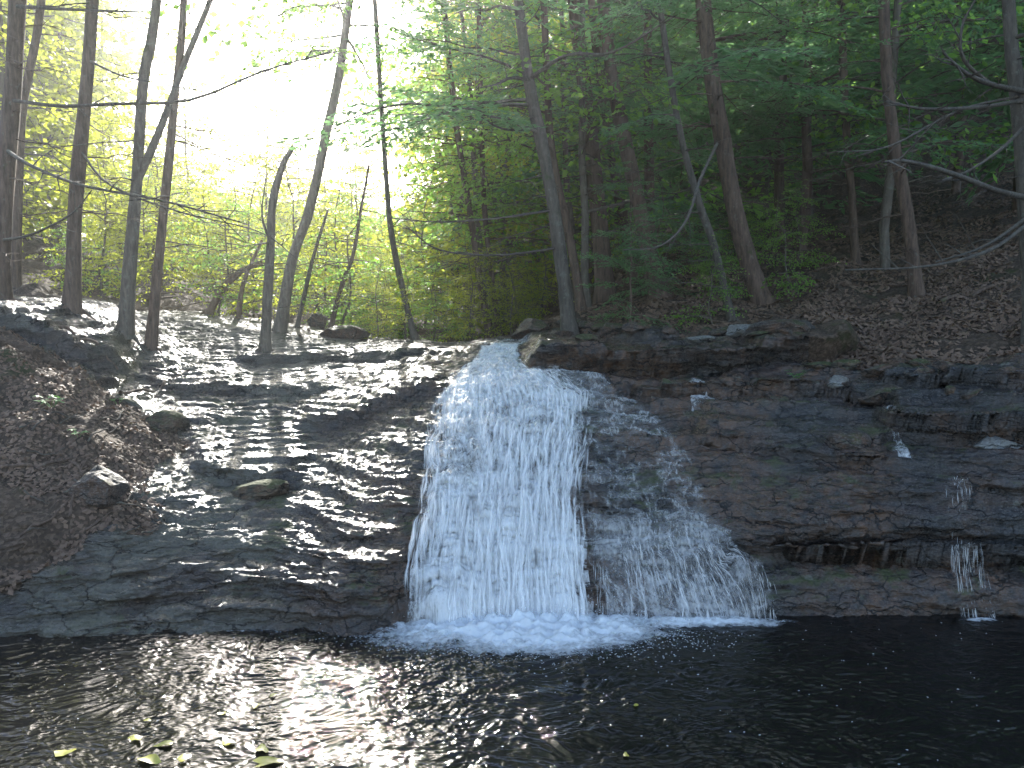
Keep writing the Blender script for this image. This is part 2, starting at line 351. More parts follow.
# the cliff face itself is pushed in and out: brow, recess and bedding seams
_wd = 1 - sstep(.7, 1.3, GY - edge(GX)); _z = GZ
_sx = _z + .05 * GX * np.where(GX < 0, -1.0, .4) + .06 * fbm(GX * 1.2, GX * 0 + 4, 3, 81)
_dy = .06 * fbm(GX * 1.2, _sx * 11, 5, 83, .6) + .03 * fbm(GX * 5, _sx * 16, 4, 87, .6)
_rx = sstep(1.7, 2.3, GX)
_dy += _rx * (.22 * np.exp(-((_sx - .52) / .10) ** 2) - .10 * np.exp(-((_sx - .86) / .14) ** 2))
_dy += .06 * np.exp(-((_sx - .33) / .03) ** 2) * (1 - _rx) + .05 * np.abs(fbm(GX * 2.2, _sx * 9, 5, 89, .65))
_dy += -.20 * np.exp(-((GX + 1.32) / .36) ** 4) * (1 - sstep(.55, .9, _z)) - .05 * np.exp(-((GX + 1.75) / .06) ** 2)
_ff = sstep(-1.02, -.88, GX) * (1 - sstep(2.2, 2.5, GX)); _dy = _dy * (1 - _ff) + np.maximum(_dy, 0) * _ff
_px = 512 + FPX * GX / GY; _ov = 0
for h, pts, (a, b) in LEDGES:          # ledge lips overhang the riser below them
    pts = np.array(pts); yl = np.interp(_px, pts[:, 0], pts[:, 1]) + .09 * fbm(GX * 1.4, GY * 0 + 3, 3, 41); w = sstep(a - 12, a + 12, _px) * (1 - sstep(b - 15, b + 15, _px))
    _ov = _ov - w * h * (.95 if a > 490 else .25) * sstep(-.02, .13, GY - yl) * (1 - sstep(.14, .9, GY - yl)) + w * .07 * fbm(GX * 2.5, _z * 16, 4, 97, .6) * sstep(-.05, .05, GY - yl) * (1 - sstep(.1, .3, GY - yl))
GYD = GY + _dy * _wd * sstep(-.35, -.05, _z) + _ov * (1 - _wd)
V = np.stack([GX, GYD, GZ], -1).reshape(-1, 3); F = gridfaces(len(us), len(ys))
lmv = litter_mask(GX, GY).ravel(); fm = lmv[F].mean(1) > 0; fx = V[F, 0].mean(1)
def sub(sel, name, mat):
    f = F[sel]; u, inv = np.unique(f, return_inverse=True)
    return tag(mesh(name, V[u], inv.reshape(f.shape), mat), kind='structure')
sub(~fm, 'rock_ground', M_rock)
sub(fm & (fx < -1), 'bank', M_soil)
sub(fm & (fx >= -1), 'hillside', M_soil)
# ground to the horizon and the pool's own bed
def plain(name, x0, x1, y0, y1, z, mat, n=30, amp=0):
    X, Y = np.meshgrid(np.linspace(x0, x1, n), np.linspace(y0, y1, n), indexing='ij')
    return tag(mesh(name, np.stack([X, Y, z + amp * fbm(X * .5, Y * .5, 3, 5)], -1).reshape(-1, 3), gridfaces(n, n), mat), kind='structure')
bb = NB('pool_bed'); M_bed = bb.done(bb.bsdf(bb.mix(bb.noise(bb.co, 2, 5), (.010, .009, .007), (.032, .026, .018)), .8))
plain('pool_bed', -14, 14, -6, 9.2, -.75, M_bed, 60, .15)
plain('ground', -900, 900, -60, 900, -1.8, M_soil, 40, .2)

# ------------------------------------------------------------------ pool water
def water_material(name, foamy=False):
    b = NB(name); 
    n = b.noise(b.map((1, 1.5, 1)), 15, 4, .6, .6); nn = b.noise(b.map((1, 1.3, 1)), 48, 3, .6)
    nrm = b.bump(n, .35, .010)
    return b.done(b.bsdf((.006, .006, .006), .04, nrm, IOR=1.33, Specular_IOR_Level=.5))
M_water = water_material('pool_water')
pu = np.concatenate([np.linspace(-400, -10, 60)[:-1], np.linspace(-10, 1034, 760), np.linspace(1034, 1430, 60)[1:]]); pv = np.concatenate([np.linspace(.9, 4.4, 100)[:-1], np.linspace(4.4, 8.6, 640)])
WX = ((pu - 512) / FPX)[:, None] * pv[None] * 1.0; WY = np.broadcast_to(pv[None], WX.shape)
WX = WX * np.interp(WY, [1.2, 4, 6], [3.0, 1.4, 1.0])
def pool_z(x, y):
    d = np.hypot(x + .3, (y - 7.9) * 1.1); ag = .30 + .85 * np.exp(-(d / 2.0) ** 2)
    wx = x + .12 * fbm(x * 2, y * 2, 2, 3); wy = y + .12 * fbm(x * 2 + 5, y * 2, 2, 4)
    z = ag * (.013 * fbm(wx * 2.3, wy * 4.0, 3, 101) + .015 * fbm(wx * 7, wy * 10, 4, 103, .65))
    rid = 1 - np.abs(fbm(wx * 5, wy * 7.5, 3, 107)); z += ag * (.004 * fbm(wx * 24, wy * 30, 2, 115)) + ag * .014 * rid ** 3 + ag * .010 * (1 - np.abs(fbm(wx * 13, wy * 17, 3, 111))) ** 2
    z += .006 * ag * np.sin(d * 16 + 2.2 * fbm(x, y, 2, 109))
    return z
tag(mesh('pool', np.stack([WX, WY, pool_z(WX, WY)], -1).reshape(-1, 3), gridfaces(*WX.shape), M_water), 'dark rippled pool of water at the foot of the waterfall', kind='structure')


# ------------------------------------------------------------------ loose rocks
def rock_mesh(size, seed, flat=0.0, n=5):
    """rounded angular stone: icosphere cut by random planes and roughened"""
    import bmesh
    bm = bmesh.new(); bmesh.ops.create_icosphere(bm, subdivisions=n, radius=1)
    v = np.array([p.co[:] for p in bm.verts]); f = np.array([[q.index for q in p.verts] for p in bm.faces]); bm.free()
    r = np.random.RandomState(seed)
    for i in range(16):
        d = r.normal(size=3); d[2] *= 1.3; d /= np.linalg.norm(d); c = .46 + flat + .36 * r.rand()
        h = v @ d; v = v - np.maximum(h - c, 0)[:, None] * d
    nn = v / np.linalg.norm(v, axis=1, keepdims=True)
    v = v * (1 + .05 * fbm(v[:, 0] * 2 + v[:, 2] * 1.7 + seed, v[:, 1] * 2 + v[:, 2], 3, seed)[:, None] + .035 * fbm(v[:, 0] * 7 + seed, v[:, 2] * 9 + v[:, 1] * 6, 3, seed + 9)[:, None])
    return v * np.array(size), f
def rock(name, px, py, w, h, label, mat, seed, depth=None, sink=.35, cat='rock', Y=None, group=None, tilt=0):
    Y = Y or hit(px, py); c = P(px, py, Y); sx = w / FPX * Y / 2; sz = h / FPX * Y / 2
    v, f = rock_mesh((sx * 1.12, (depth or sx * .9), sz * 1.35), seed, .22 if mat is M_mossy else .04)
    o = mesh(name, v, f, mat); o.location = (c[0], c[1] + (depth or sx * .9) * .5, float(hz(c[0], c[1] + sx * .2)) + sz * (.55 - sink))
    o.rotation_euler = (R(-6), R(tilt), 0)
    return tag(o, label, cat, group)
rock('boulder', 851, 452, 56, 34, 'squat boulder with a pale crusted top on the right ledges', M_boulder, 3, tilt=5)
rock('boulder', 258, 496, 60, 17, 'low mossy boulder in the middle of the left slab', M_mossy, 5, tilt=-8, sink=.45)
rock('boulder', 163, 432, 42, 26, 'round mossy boulder at the right border of the leafy bank', M_mossy, 8, sink=.5)
rock('boulder', 340, 338, 60, 22, 'dark rounded boulder beside the slim trees at the back of the left slab', M_boulder, 11, Y=16.5, sink=.45)
rock('boulder', 318, 326, 24, 18, 'small knobbly rock standing behind the dark rounded boulder', M_boulder, 12, Y=18, sink=.1)
rock('boulder', 352, 312, 60, 34, 'pale sunlit rock far upstream between the slim trees', M_pale, 14, Y=26, sink=.3)
rock('flat_stone', 748, 336, 42, 15, 'pale flat stone lying on the hillside foot by the lichened sapling', M_pale, 21, sink=.1)
rock('flat_stone', 700, 343, 38, 9, 'thin pale slab on top of the long dark ledge', M_pale, 22, sink=.1)
rock('flat_stone', 793, 350, 80, 18, 'broad grey slab at the right end of the long dark ledge', M_boulder, 23, sink=.2)
rock('flat_stone', 840, 388, 26, 12, 'small white-topped stone above the squat boulder', M_pale, 24, sink=.2)
rock('flat_stone', 1000, 448, 50, 14, 'crusted pale stone at the far right of the ledges', M_pale, 25, sink=.3)
rock('flat_stone', 885, 400, 46, 20, 'mossy angular block behind the squat boulder', M_boulder, 26, sink=.3)
rock('flat_stone', 535, 330, 50, 22, 'grey slabby rock at the foot of the lichened leaning tree', M_boulder, 27, Y=14.2, sink=.3)
rock('flat_stone', 92, 505, 60, 44, 'bare grey rock poking out of the leafy bank', M_boulder, 33, sink=.5)
rr = np.random.RandomState(5)
for i in range(26):          # rubble along the foot of the hillside
    px = rr.uniform(560, 1010); py = np.interp(px, [560, 760, 1020], [334, 350, 395]) + rr.uniform(-12, 14)
    rock('rubble_stone', px, py, rr.uniform(12, 34), rr.uniform(6, 13), 'weathered stone in the rubble between ledges and leafy hillside', M_boulder if rr.rand() < .75 else M_mossy, 40 + i, group='stones strewn along the hillside foot', cat='stone', tilt=rr.uniform(-12, 12))

# ------------------------------------------------------------------ leaves, boughs and trees
def quads(c, ax, side, ln, wd, nrm_fold=0.0):
    """one rhombic leaf per row: centre line from c along ax"""
    a = c; t = c + ax * ln[:, None]; m = c + ax * (ln * .45)[:, None]
    Vq = np.stack([a, m + side * wd[:, None], t, m - side * wd[:, None]], 1)
    return Vq
def unit(v): return v / (np.linalg.norm(v, axis=-1, keepdims=True) + 1e-9)
def make_bough(seed, L, kind, dens=1.0, ls=1.0):
    r = np.random.RandomState(seed); n = 9; t = np.linspace(0, 1, n)
    ax = np.stack([L * t, L * .10 * np.cumsum(r.normal(size=n)) * t * .5, L * (.06 * np.sin(t * 2.4) - .16 * t * t) + .03 * L * r.normal(size=n) * t], 1)
    wood = [tube(ax, np.interp(t, [0, 1], [.009 * L, .0015]), 4)]
    leaves = []
    step = (.085 if kind == 'hem' else .14) / dens
    s = np.arange(.12 * L, L, step); 
    for i, si in enumerate(s):
        tt = si / L; b = np.array([np.interp(tt, t, ax[:, k]) for k in range(3)]); sg = 1 if i % 2 else -1
        l = (L * .48 * (1 - tt) ** .8 * min(1, tt * 3 + .25) + .10) * r.uniform(.55, 1.15)
        an = R(r.uniform(42, 68)) * sg
        d = unit(np.array([math.cos(an), math.sin(an), r.normal() * (.10 if kind == 'hem' else .22) - .05]))
        m = 5; u = np.linspace(0, 1, m)[:, None]; tw = b + d * l * u + np.array([0, 0, -.16 * l]) * u ** 2 + r.normal(size=(m, 3)) * l * .02 * u
        wood.append(tube(tw, np.linspace(.0035, .001, m), 3))
        k = max(2, int(l / (.034 if kind == 'hem' else .062) * dens)); q = r.rand(k) ** .85
        c = np.stack([np.interp(q, u[:, 0], tw[:, j]) for j in range(3)], 1); dd = unit(np.gradient(tw, axis=0)); dd = dd[(q * (m - 1)).astype(int)]
        sd = np.where(r.rand(k) < .5, 1, -1)[:, None]; lat = unit(np.cross(dd, np.array([0, 0, 1.])))
        if kind == 'hem':
            la = unit(dd * .75 + lat * sd * .85 + r.normal(size=(k, 3)) * .16); wv = unit(np.cross(la, unit(np.array([0, 0, 1.]) + r.normal(size=(k, 3)) * .6)))
            leaves.append(quads(c, la, wv, r.uniform(.07, .13, k) * ls, r.uniform(.010, .018, k) * ls))
        else:
            c = c + lat * sd * r.uniform(.0, .05, (k, 1)); la = unit(dd * .5 + lat * sd * .8 + np.array([0, 0, -.25]) + r.normal(size=(k, 3)) * .4)
            wv = unit(np.cross(la, unit(np.array([0, 0, 1.]) + r.normal(size=(k, 3)) * .55)))
            leaves.append(quads(c, la, wv, r.uniform(.06, .115, k) * ls, r.uniform(.022, .038, k) * ls))
    lv = np.concatenate(leaves); wv, wf = join(wood)
    return lv, wv, wf
BH = [make_bough(100 + i, l, 'hem', 1.2) for i, l in enumerate((2.6, 2.2, 1.7, 1.3))]
BB = [make_bough(200 + i, l, 'broad', 1.15) for i, l in enumerate((2.3, 1.9, 1.5, 1.1))]
FH = [make_bough(120 + i, l, 'hem', .8, 2.0) for i, l in enumerate((2.6, 2.2, 1.7))]
FB = [make_bough(220 + i, l, 'broad', .8, 1.9) for i, l in enumerate((2.3, 1.9, 1.5))]
def place(arr, p, az, el, roll, sc):
    ca, sa, ce, se, cr, sr = math.cos(az), math.sin(az), math.cos(el), math.sin(el), math.cos(roll), math.sin(roll)
    Rz = np.array([[ca, -sa, 0], [sa, ca, 0], [0, 0, 1]]); Ry = np.array([[ce, 0, -se], [0, 1, 0], [se, 0, ce]]); Rx = np.array([[1, 0, 0], [0, cr, -sr], [0, sr, cr]])
    return arr.reshape(-1, 3) @ (Rz @ Ry @ Rx).T * sc + np.asarray(p)
def crown(trunk, z0, z1, nb, kind, seed, rad=1.0, bias=None, bw=0.0, el=(-.25, .25), keep=1.0, lib=None):
    """boughs round a trunk between heights; returns leaf verts, wood"""
    r = np.random.RandomState(seed); lib = lib or (BH if kind == 'hem' else BB); LV, WD = [], []
    for i in range(nb):
        z = z0 + (z1 - z0) * (i + r.rand()) / nb; p = np.array([np.interp(z, trunk[:, 2], trunk[:, k]) for k in range(3)])
        az = r.uniform(0, 2 * math.pi)
        if bias is not None and r.rand() < bw: az = bias + r.normal() * .7
        h = (z - trunk[0, 2]) / max(trunk[-1, 2] - trunk[0, 2], 1); sc = rad * (1.15 - .75 * h ** 2) * r.uniform(.7, 1.2)
        lv, wv, wf = lib[r.randint(len(lib))]; e = r.uniform(*el)
        if keep < 1: lv = lv[r.rand(len(lv)) < keep]
        ro = r.normal() * .2
        LV.append(place(lv, p, az, e, ro, sc)); WD.append((place(wv, p, az, e, ro, sc), wf))
    return np.concatenate(LV), WD
def dead_twigs(trunk, z0, z1, nb, seed, rad=1.0, az=None):
    """bare crooked limbs still on the lower trunk"""
    r = np.random.RandomState(seed); out = []
    for i in range(nb):
        z = r.uniform(z0, z1); p = np.array([np.interp(z, trunk[:, 2], trunk[:, k]) for k in range(3)])
        a = r.uniform(0, 2 * math.pi) if az is None else az + r.normal() * .6; L = r.uniform(.5, 1.7) * rad; n = 7; u = np.linspace(0, 1, n)[:, None]
        d = np.array([math.cos(a), math.sin(a), r.uniform(-.25, .25)]); pts = p + d * L * u + r.normal(size=(n, 3)) * .04 * L * u + np.array([0, 0, -.12 * L]) * u ** 2
        out.append(tube(pts, np.linspace(.011, .0025, n) * (.6 + .5 * rad), 4))
        for k in range(r.randint(2, 6)):
            q = pts[r.randint(2, n - 1)]; a2 = a + r.choice([-1, 1]) * r.uniform(.4, 1.0); l2 = L * r.uniform(.2, .5)
            e = q + np.array([math.cos(a2), math.sin(a2), r.uniform(-.4, .3)]) * l2
            out.append(tube(np.array([q, (q + e) / 2 + r.normal(size=3) * .03 * l2, e]), np.linspace(.005, .0015, 3), 3))
    return out
def quad_faces(n): return np.arange(n * 4).reshape(-1, 4)
def tree(name, label, pts, Y, w, kind='hem', bark=None, H=17, z0=None, z1=None, nb=22, rad=1.0, seed=1, bias=None, bw=.5, twigs=8, tw=(1, 5),
         leafmat=None, group=None, keep=1.0, fork=None, stop=False, cat='tree', leanY=0.0, dead=None, twaz=None, lib=None):
    Y = Y or hit(*pts[0]) or 20; base = P(*pts[0], Y); base[2] = hz(base[0], base[1]) - .08
    ps = [base] + [P(a, b, Y + leanY * (i + 1)) for i, (a, b) in enumerate(pts[1:])]; ps = np.array(ps)
    if not stop:
        d = ps[-1] - ps[-2]; d = d / max(d[2], .3); d[:2] *= .6; h = base[2] + H - ps[-1][2]
        for k in (.35, .7, 1.0): ps = np.vstack([ps, ps[-1:] + d * h * .34])
    n = 26; T = resample(ps, n); ln = np.linspace(0, 1, n)
    r0 = w / FPX * Y / 2; rad_ = r0 * (1.04 - (.55 if not stop else .6) * ln); rad_[:2] *= (1.45, 1.12)
    if not stop: rad_[-3:] *= (.8, .5, .2)
    loc = base.copy(); e = empty(name, loc, label, cat, group)
    # denser rings near the base for flare
    wood = [tube(T, rad_, 10, seed, .18)]
    r = np.random.RandomState(seed)
    for k in range(5):                                    # surface roots
        a = k * 1.257 + r.uniform(-.4, .4); L = r0 * r.uniform(2.2, 4.2); q = np.array([math.cos(a), math.sin(a), 0])
        rp = np.array([base + [0, 0, .25 * r0 + .12], base + q * r0 * .9 + [0, 0, .10], base + q * L]); rp[2, 2] = hz(rp[2, 0], rp[2, 1]) - .03
        wood.append(tube(resample(rp, 6), np.linspace(r0 * .55, r0 * .12, 6), 5))
    if fork is not None:
        fp = np.array([P(a, b, Y) for a, b in fork]); d = fp[-1] - fp[-2]; d /= max(d[2], .3); fp = np.vstack([fp, fp[-1] + d * 2.5, fp[-1] + d * 5]); FT = resample(fp, 18)
        wood.append(tube(FT, np.linspace(r0 * .72, r0 * .2, 18), 8, seed + 3, .15))
    if twigs: wood += dead_twigs(T, base[2] + tw[0], base[2] + tw[1], twigs, seed + 50, az=twaz)
    LV = None
    if nb:
        LV, WD = crown(T, base[2] + (z0 if z0 is not None else 4), base[2] + (z1 or H), nb, kind, seed + 7, rad, bias, bw, keep=keep, lib=lib)
        if fork is not None:
            L2, W2 = crown(FT, FT[2, 2] + 2, FT[-1, 2], nb // 2, kind, seed + 8, rad, bias, bw, keep=keep); LV = np.concatenate([LV, L2]); WD += W2
        wood += WD
    Vw, Fw = join(wood); mesh('trunk', Vw - loc, Fw, bark or M_bark_h, e)
    if LV is not None: mesh('crown', LV - loc, quad_faces(len(LV) // 4), leafmat or (M_hem if kind == 'hem' else M_broad), e, smooth=False)
    for bp in dead or []:                                 # limbs the photograph shows one by one: [(px,py,Y)...], thickness in pixels
        q = np.array([P(*c) for c in bp[0]]); B = resample(q, 16); rb = bp[1] / FPX * q[0, 1] / 2
        bw_ = [tube(B, np.linspace(rb, rb * .28, 16), 6, seed, .15)]; rr_ = np.random.RandomState(int(bp[0][0][0]) + len(bw_))
        for k in range(bp[2] if len(bp) > 2 else 7):
            i = rr_.randint(4, 15); d = unit(B[i] - B[i - 1]); d2 = unit(d + rr_.normal(size=3) * .55); l2 = rr_.uniform(.15, .6) 
            pp = B[i] + d2 * l2 * np.linspace(0, 1, 4)[:, None] + rr_.normal(size=(4, 3)) * .02 * np.linspace(0, 1, 4)[:, None]
            bw_.append(tube(pp, np.linspace(rb * .35, .0015, 4), 3))
        Vb, Fb = join(bw_); mesh('branch', Vb - loc, Fb, M_bark_l, e)
    return e

LW = math.pi                                             # azimuth towards the stream (-x)
# left bank
tree('hemlock_tree', 'thick straight dark trunk at the left edge of the photo', [(-2, 285), (5, 180), (18, 0)], 12.5, 19, nb=16, z0=7, seed=1, twigs=9, tw=(.5, 4.5), twaz=-.5, keep=.5,
     dead=[([(10, 100, 12.5), (60, 106, 11.6), (110, 104, 11), (190, 100, 10.5), (260, 72, 10), (330, 52, 9.6)], 4, 16), ([(6, 150, 12.5), (30, 165, 11.5), (80, 185, 10.8), (160, 200, 10), (240, 222, 9.4)], 4, 18), ([(2, 240, 12.5), (30, 235, 11.2), (70, 215, 10.5), (92, 190, 10.2)], 3, 8), ([(12, 6, 12.5), (80, 10, 11.5), (150, 12, 11)], 4, 8)])
tree('hemlock_tree', 'slender trunk just right of the thick trunk at the left edge', [(15, 288), (22, 120), (41, 0)], 15.5, 9, nb=16, z0=7, seed=2, twigs=8, keep=.7)
tree('hemlock_tree', 'straight brown trunk standing on the mossy left ledge', [(70, 296), (78, 180), (93, 0)], 12.6, 14.5, nb=16, z0=7.5, seed=3, twigs=10, tw=(.5, 5), keep=.5,
     dead=[([(88, 60, 12.6), (120, 75, 12), (160, 84, 11.5), (200, 90, 11)], 2.5, 8), ([(80, 150, 12.6), (110, 185, 12), (180, 212, 11.5), (260, 232, 11), (300, 262, 10.8)], 2.5, 16)])
tree('forked_tree', 'grey tree that forks like a Y at the edge of the left slab', [(124, 322), (133, 220), (138, 165), (143, 80), (157, 0)], 13.0, 12.5, 'broad', M_bark_g, nb=54, z0=4.8, z1=12, rad=1.4, seed=4, twigs=5, fork=[(137, 182), (160, 130), (182, 70), (212, -4)], keep=.6)
tree('slim_tree', 'slim dark tree rising right behind the Y-shaped tree', [(149, 320), (165, 200), (175, 100), (184, -4)], 13.4, 9, 'broad', M_bark_h, nb=54, z0=4.9, z1=12, rad=1.4, seed=5, twigs=8, tw=(.5, 4.5), keep=.6, twaz=0)
tree('dead_tree', 'short dead tree with a snapped top standing on the left slab', [(264, 350), (270, 250), (273, 200), (283, 165), (294, 146)], None, 10, 'broad', M_bark_g, nb=0, seed=6, stop=True, twigs=8, tw=(.5, 2.6),
     dead=[([(271, 245, 14), (262, 215, 14), (266, 178, 14)], 3, 4)])
tree('slim_tree', 'leaning grey tree running up into the bright sky gap', [(279, 322), (292, 262), (308, 215), (325, 140), (345, 40)], 16.5, 11, 'broad', M_bark_g, nb=28, H=17, z0=4.9, z1=8.0, rad=1.2, seed=7, twigs=5)
tree('sapling', 'thin leaning sapling right of the leaning grey tree', [(296, 322), (312, 262), (328, 210)], 17.5, 5, 'broad', M_bark_g, H=4, nb=0, seed=8, twigs=4, tw=(.5, 2), stop=True)
tree('sapling', 'crooked thin sapling behind the dark rounded boulder', [(328, 322), (342, 285), (353, 255), (360, 215), (369, 165)], 18, 5, 'broad', M_bark_h, H=4, nb=0, seed=9, twigs=5, tw=(1, 3), stop=True)
tree('sapling', 'pale thin trunk leaning left over the yellow-green bush', [(416, 338), (403, 290), (392, 235), (385, 160)], 17, 6.5, 'broad', M_bark_g, H=18, nb=60, z0=11.5, rad=1.8, seed=10, twigs=3)  # trunk shows; its dense crown is added above the view to block direct sun
tree('sapling', 'thin straight stem behind the snapped dead tree', [(238, 318), (243, 285), (262, 240)], 18, 6, 'broad', M_dead, H=4, nb=0, seed=11, twigs=3, tw=(.3, 1.5), stop=True)
tree('fallen_tree', 'splintered reddish fallen tree lit by the sun beyond the left slab', [(206, 302), (222, 290), (240, 272), (262, 262)], 18.5, 9, 'broad', M_dead, nb=0, seed=12, stop=True, twigs=7, tw=(.3, 1), cat='fallen tree')
# right bank, front row
tree('leaning_tree', 'pale lichened tree leaning left at the head of the long dark ledge', [(571, 331), (557, 230), (543, 150), (524, 45)], 13.8, 14, 'hem', M_bark_l, nb=18, z0=2.9, z1=9, seed=21, bias=LW, bw=.75, twigs=9, tw=(1.2, 4.5), rad=1.15,
     dead=[([(531, 80, 13.8), (510, 78, 13.2), (497, 84, 13), (480, 88, 12.8)], 4, 5), ([(530, 78, 13.8), (568, 55, 12.6), (613, 52, 11.8), (675, 16, 11)], 4, 8), ([(536, 130, 13.8), (500, 128, 13), (470, 108, 12.5)], 3, 7), ([(558, 248, 13.8), (500, 255, 13), (440, 250, 12.2), (405, 225, 12)], 3, 9), ([(553, 210, 13.8), (500, 218, 13), (440, 222, 12.5), (390, 218, 12)], 3, 9)])
tree('slim_tree', 'thin dark trunk just behind the pale lichened leaning tree', [(583, 312), (568, 230), (552, 150), (545, 40)], 15.5, 9, z1=9.5, kind='broad', seed=22, nb=25, z0=2.5, bias=LW, bw=.6, twigs=8)
tree('slim_tree', 'left one of two thin dark trunks close together above the falls', [(492, 336), (480, 280), (468, 200), (452, 90)], 17.5, 7, z1=9.5, kind='broad', seed=23, nb=52, z0=2.2, bias=LW, bw=.5, twigs=6, rad=.9)
tree('slim_tree', 'right one of two thin dark trunks close together above the falls', [(500, 335), (491, 270), (484, 200), (480, 60)], 18, 6, z1=9.5, kind='broad', seed=24, nb=52, z0=2.0, bias=LW, bw=.3, twigs=6, rad=.9)
tree('hemlock_tree', 'stout dark trunk in the group right of the lichened leaning tree', [(606, 298), (596, 200), (587, 100), (574, 0)], 17, 17, seed=25, nb=42, z0=3.1, bias=LW, bw=.4, twigs=10)
tree('hemlock_tree', 'tall trunk curving left at mid slope, thickest of its group', [(662, 303), (640, 210), (622, 130), (605, 20)], 15.5, 16, seed=26, nb=36, z0=3.0, bias=LW, bw=.4, twigs=10)
tree('hemlock_tree', 'straight dark trunk beside the tall trunk that curves left', [(650, 300), (650, 200), (648, 100), (648, 0)], 17.5, 10, seed=27, nb=36, z0=2.5, twigs=10)
tree('hemlock_tree', 'slim trunk between the stout trunk and the curving trunk', [(634, 300), (622, 215), (606, 120), (594, 30)], 19, 10, seed=28, nb=36, z0=2.2, twigs=8)
tree('leaning_tree', 'thin mottled tree leaning left with its foot by the pale flat stone', [(733, 322), (715, 250), (697, 195), (672, 90)], 13.8, 8, 'hem', M_bark_l, seed=29, nb=25, z0=2.7, twigs=12, tw=(.5, 4.5), bias=LW, bw=.5,
     dead=[([(717, 144, 13.4), (700, 180, 12), (686, 221, 11.4), (660, 246, 11), (622, 250, 10.8)], 3.5, 8)])
tree('hemlock_tree', 'broad brown trunk leaning left at the foot of the leafy slope', [(766, 308), (742, 235), (726, 160), (703, 0)], 14.6, 19, seed=30, nb=42, z0=2.6, twigs=14, tw=(1, 5), rad=1.1)
tree('hemlock_tree', 'brown trunk on the open leafy slope below the bare branches', [(917, 304), (908, 220), (893, 130), (884, 20)], 14.2, 14, seed=31, nb=36, z0=2.2, twigs=16, tw=(.8, 4.5))
tree('hemlock_tree', 'dark slim trunk higher on the slope between the two broad brown trunks', [(857, 268), (852, 200), (845, 110)], 17.5, 9, seed=32, nb=39, z0=1.7, twigs=12)
tree('hemlock_tree', 'pale blotched trunk at the right edge bearing the long bare branches', [(1034, 330), (1026, 200), (1018, 90), (1008, 0)], 11.0, 17, 'hem', M_bark_l, seed=33, nb=36, z0=2.7, twigs=6,
     dead=[([(1030, 222, 11), (990, 250, 10), (930, 266, 9.3), (845, 270, 8.8)], 4.5, 5), ([(1030, 215, 11), (985, 246, 10.3), (935, 262, 9.6)], 4, 3),
           ([(1028, 198, 11), (995, 190, 9.5), (950, 173, 8.6), (905, 161, 8.2), (884, 162, 8)], 6, 9), ([(1026, 125, 11), (1000, 150, 10.4), (970, 170, 9.8), (943, 180, 9.4)], 4, 5),
           ([(1026, 92, 11), (990, 84, 9.8), (966, 73, 9.2), (943, 53, 8.8)], 6, 8), ([(990, 84, 9.8), (964, 60, 9.5), (962, 27, 9.4), (978, -5, 9.3)], 5, 5),
           ([(1026, 100, 11), (980, 107, 10), (926, 109, 9.2), (886, 101, 8.8)], 5, 9), ([(1020, 96, 11), (960, 110, 9.8), (890, 146, 9), (836, 152, 8.6)], 3, 12)])

# trees whose stems fill the wood behind: shared prototypes, copied
def proto(kind, seed, H, nb, z0, rad, w=.20, leafmat=None, bark=None, keep=1.0, twigs=10, lib=None, z1=None):
    r = np.random.RandomState(seed); n = 14; T = np.stack([np.cumsum(r.normal(size=n)) * .06, np.cumsum(r.normal(size=n)) * .06, np.linspace(-.3, H, n)], 1)
    wood = [tube(T, w / 2 * np.linspace(1.1, .15, n), 7, seed, .15)]; 
    LV, WD = crown(T, z0, z1 or H, nb, kind, seed, rad, keep=keep, lib=lib); wood += WD
    wood += dead_twigs(T, .8, max(z0, 2.5), twigs, seed)
    Vw, Fw = join(wood)
    m1 = mesh('trunk', Vw, Fw, bark or M_bark_h); m2 = mesh('crown', LV, quad_faces(len(LV) // 4), leafmat or (M_hem if kind == 'hem' else M_broad), smooth=False)
    d = (m1.data, m2.data)
    for o in (m1, m2): bpy.data.objects.remove(o)
    return d
PH = [proto('hem', 301, 13, 34, 1.8, 1.3, lib=FH, z1=8.0), proto('hem', 302, 12, 32, 1.8, 1.25, lib=FH, z1=8), proto('hem', 303, 14, 34, 3.0, 1.3, lib=FH, z1=9.5)]
PB = [proto('broad', 311, 12, 36, 1.2, 1.35, .16, bark=M_bark_g, lib=FB, z1=8.5), proto('broad', 312, 13, 38, 2.2, 1.4, .18, bark=M_bark_g, lib=FB, z1=9)]
PYN = [proto('broad', 342, 12, 40, 1.2, 1.35, .15, M_bright, M_bark_g, z1=9)]
PN = [proto('broad', 341, 12, 34, 1.6, 1.3, .15, bark=M_bark_g, z1=8.5)]
PY = [proto('broad', 321, 11, 58, 1.0, 1.4, .15, M_bright, M_bark_g, lib=FB), proto('broad', 322, 13, 60, 2.2, 1.4, .18, M_bright, M_bark_g, lib=FB)]
PS = [proto('broad', 331, 2.2, 26, .2, .6, .04, M_broad, M_bark_g, twigs=0), proto('broad', 332, 2.8, 28, .3, .65, .05, M_bright, M_bark_g, twigs=0), proto('hem', 333, 2.6, 26, .2, .6, .05, twigs=0)]
def put(pr, name, x, y, sc, label, cat, group, seed=0):
    r = np.random.RandomState(seed + 999); z = float(hz(x, y))
    e = empty(name, (x, y, z - .05), label, cat, group, r.uniform(0, 6.28)); e.rotation_euler.x = r.normal() * .035; e.rotation_euler.y = r.normal() * .035
    e.scale = (sc, sc, sc * r.uniform(.95, 1.15))
    for nm, d in zip(('trunk', 'crown'), pr):
        o = bpy.data.objects.new(nm, d); COL.objects.link(o); o.parent = e
r = np.random.RandomState(77); taken = []
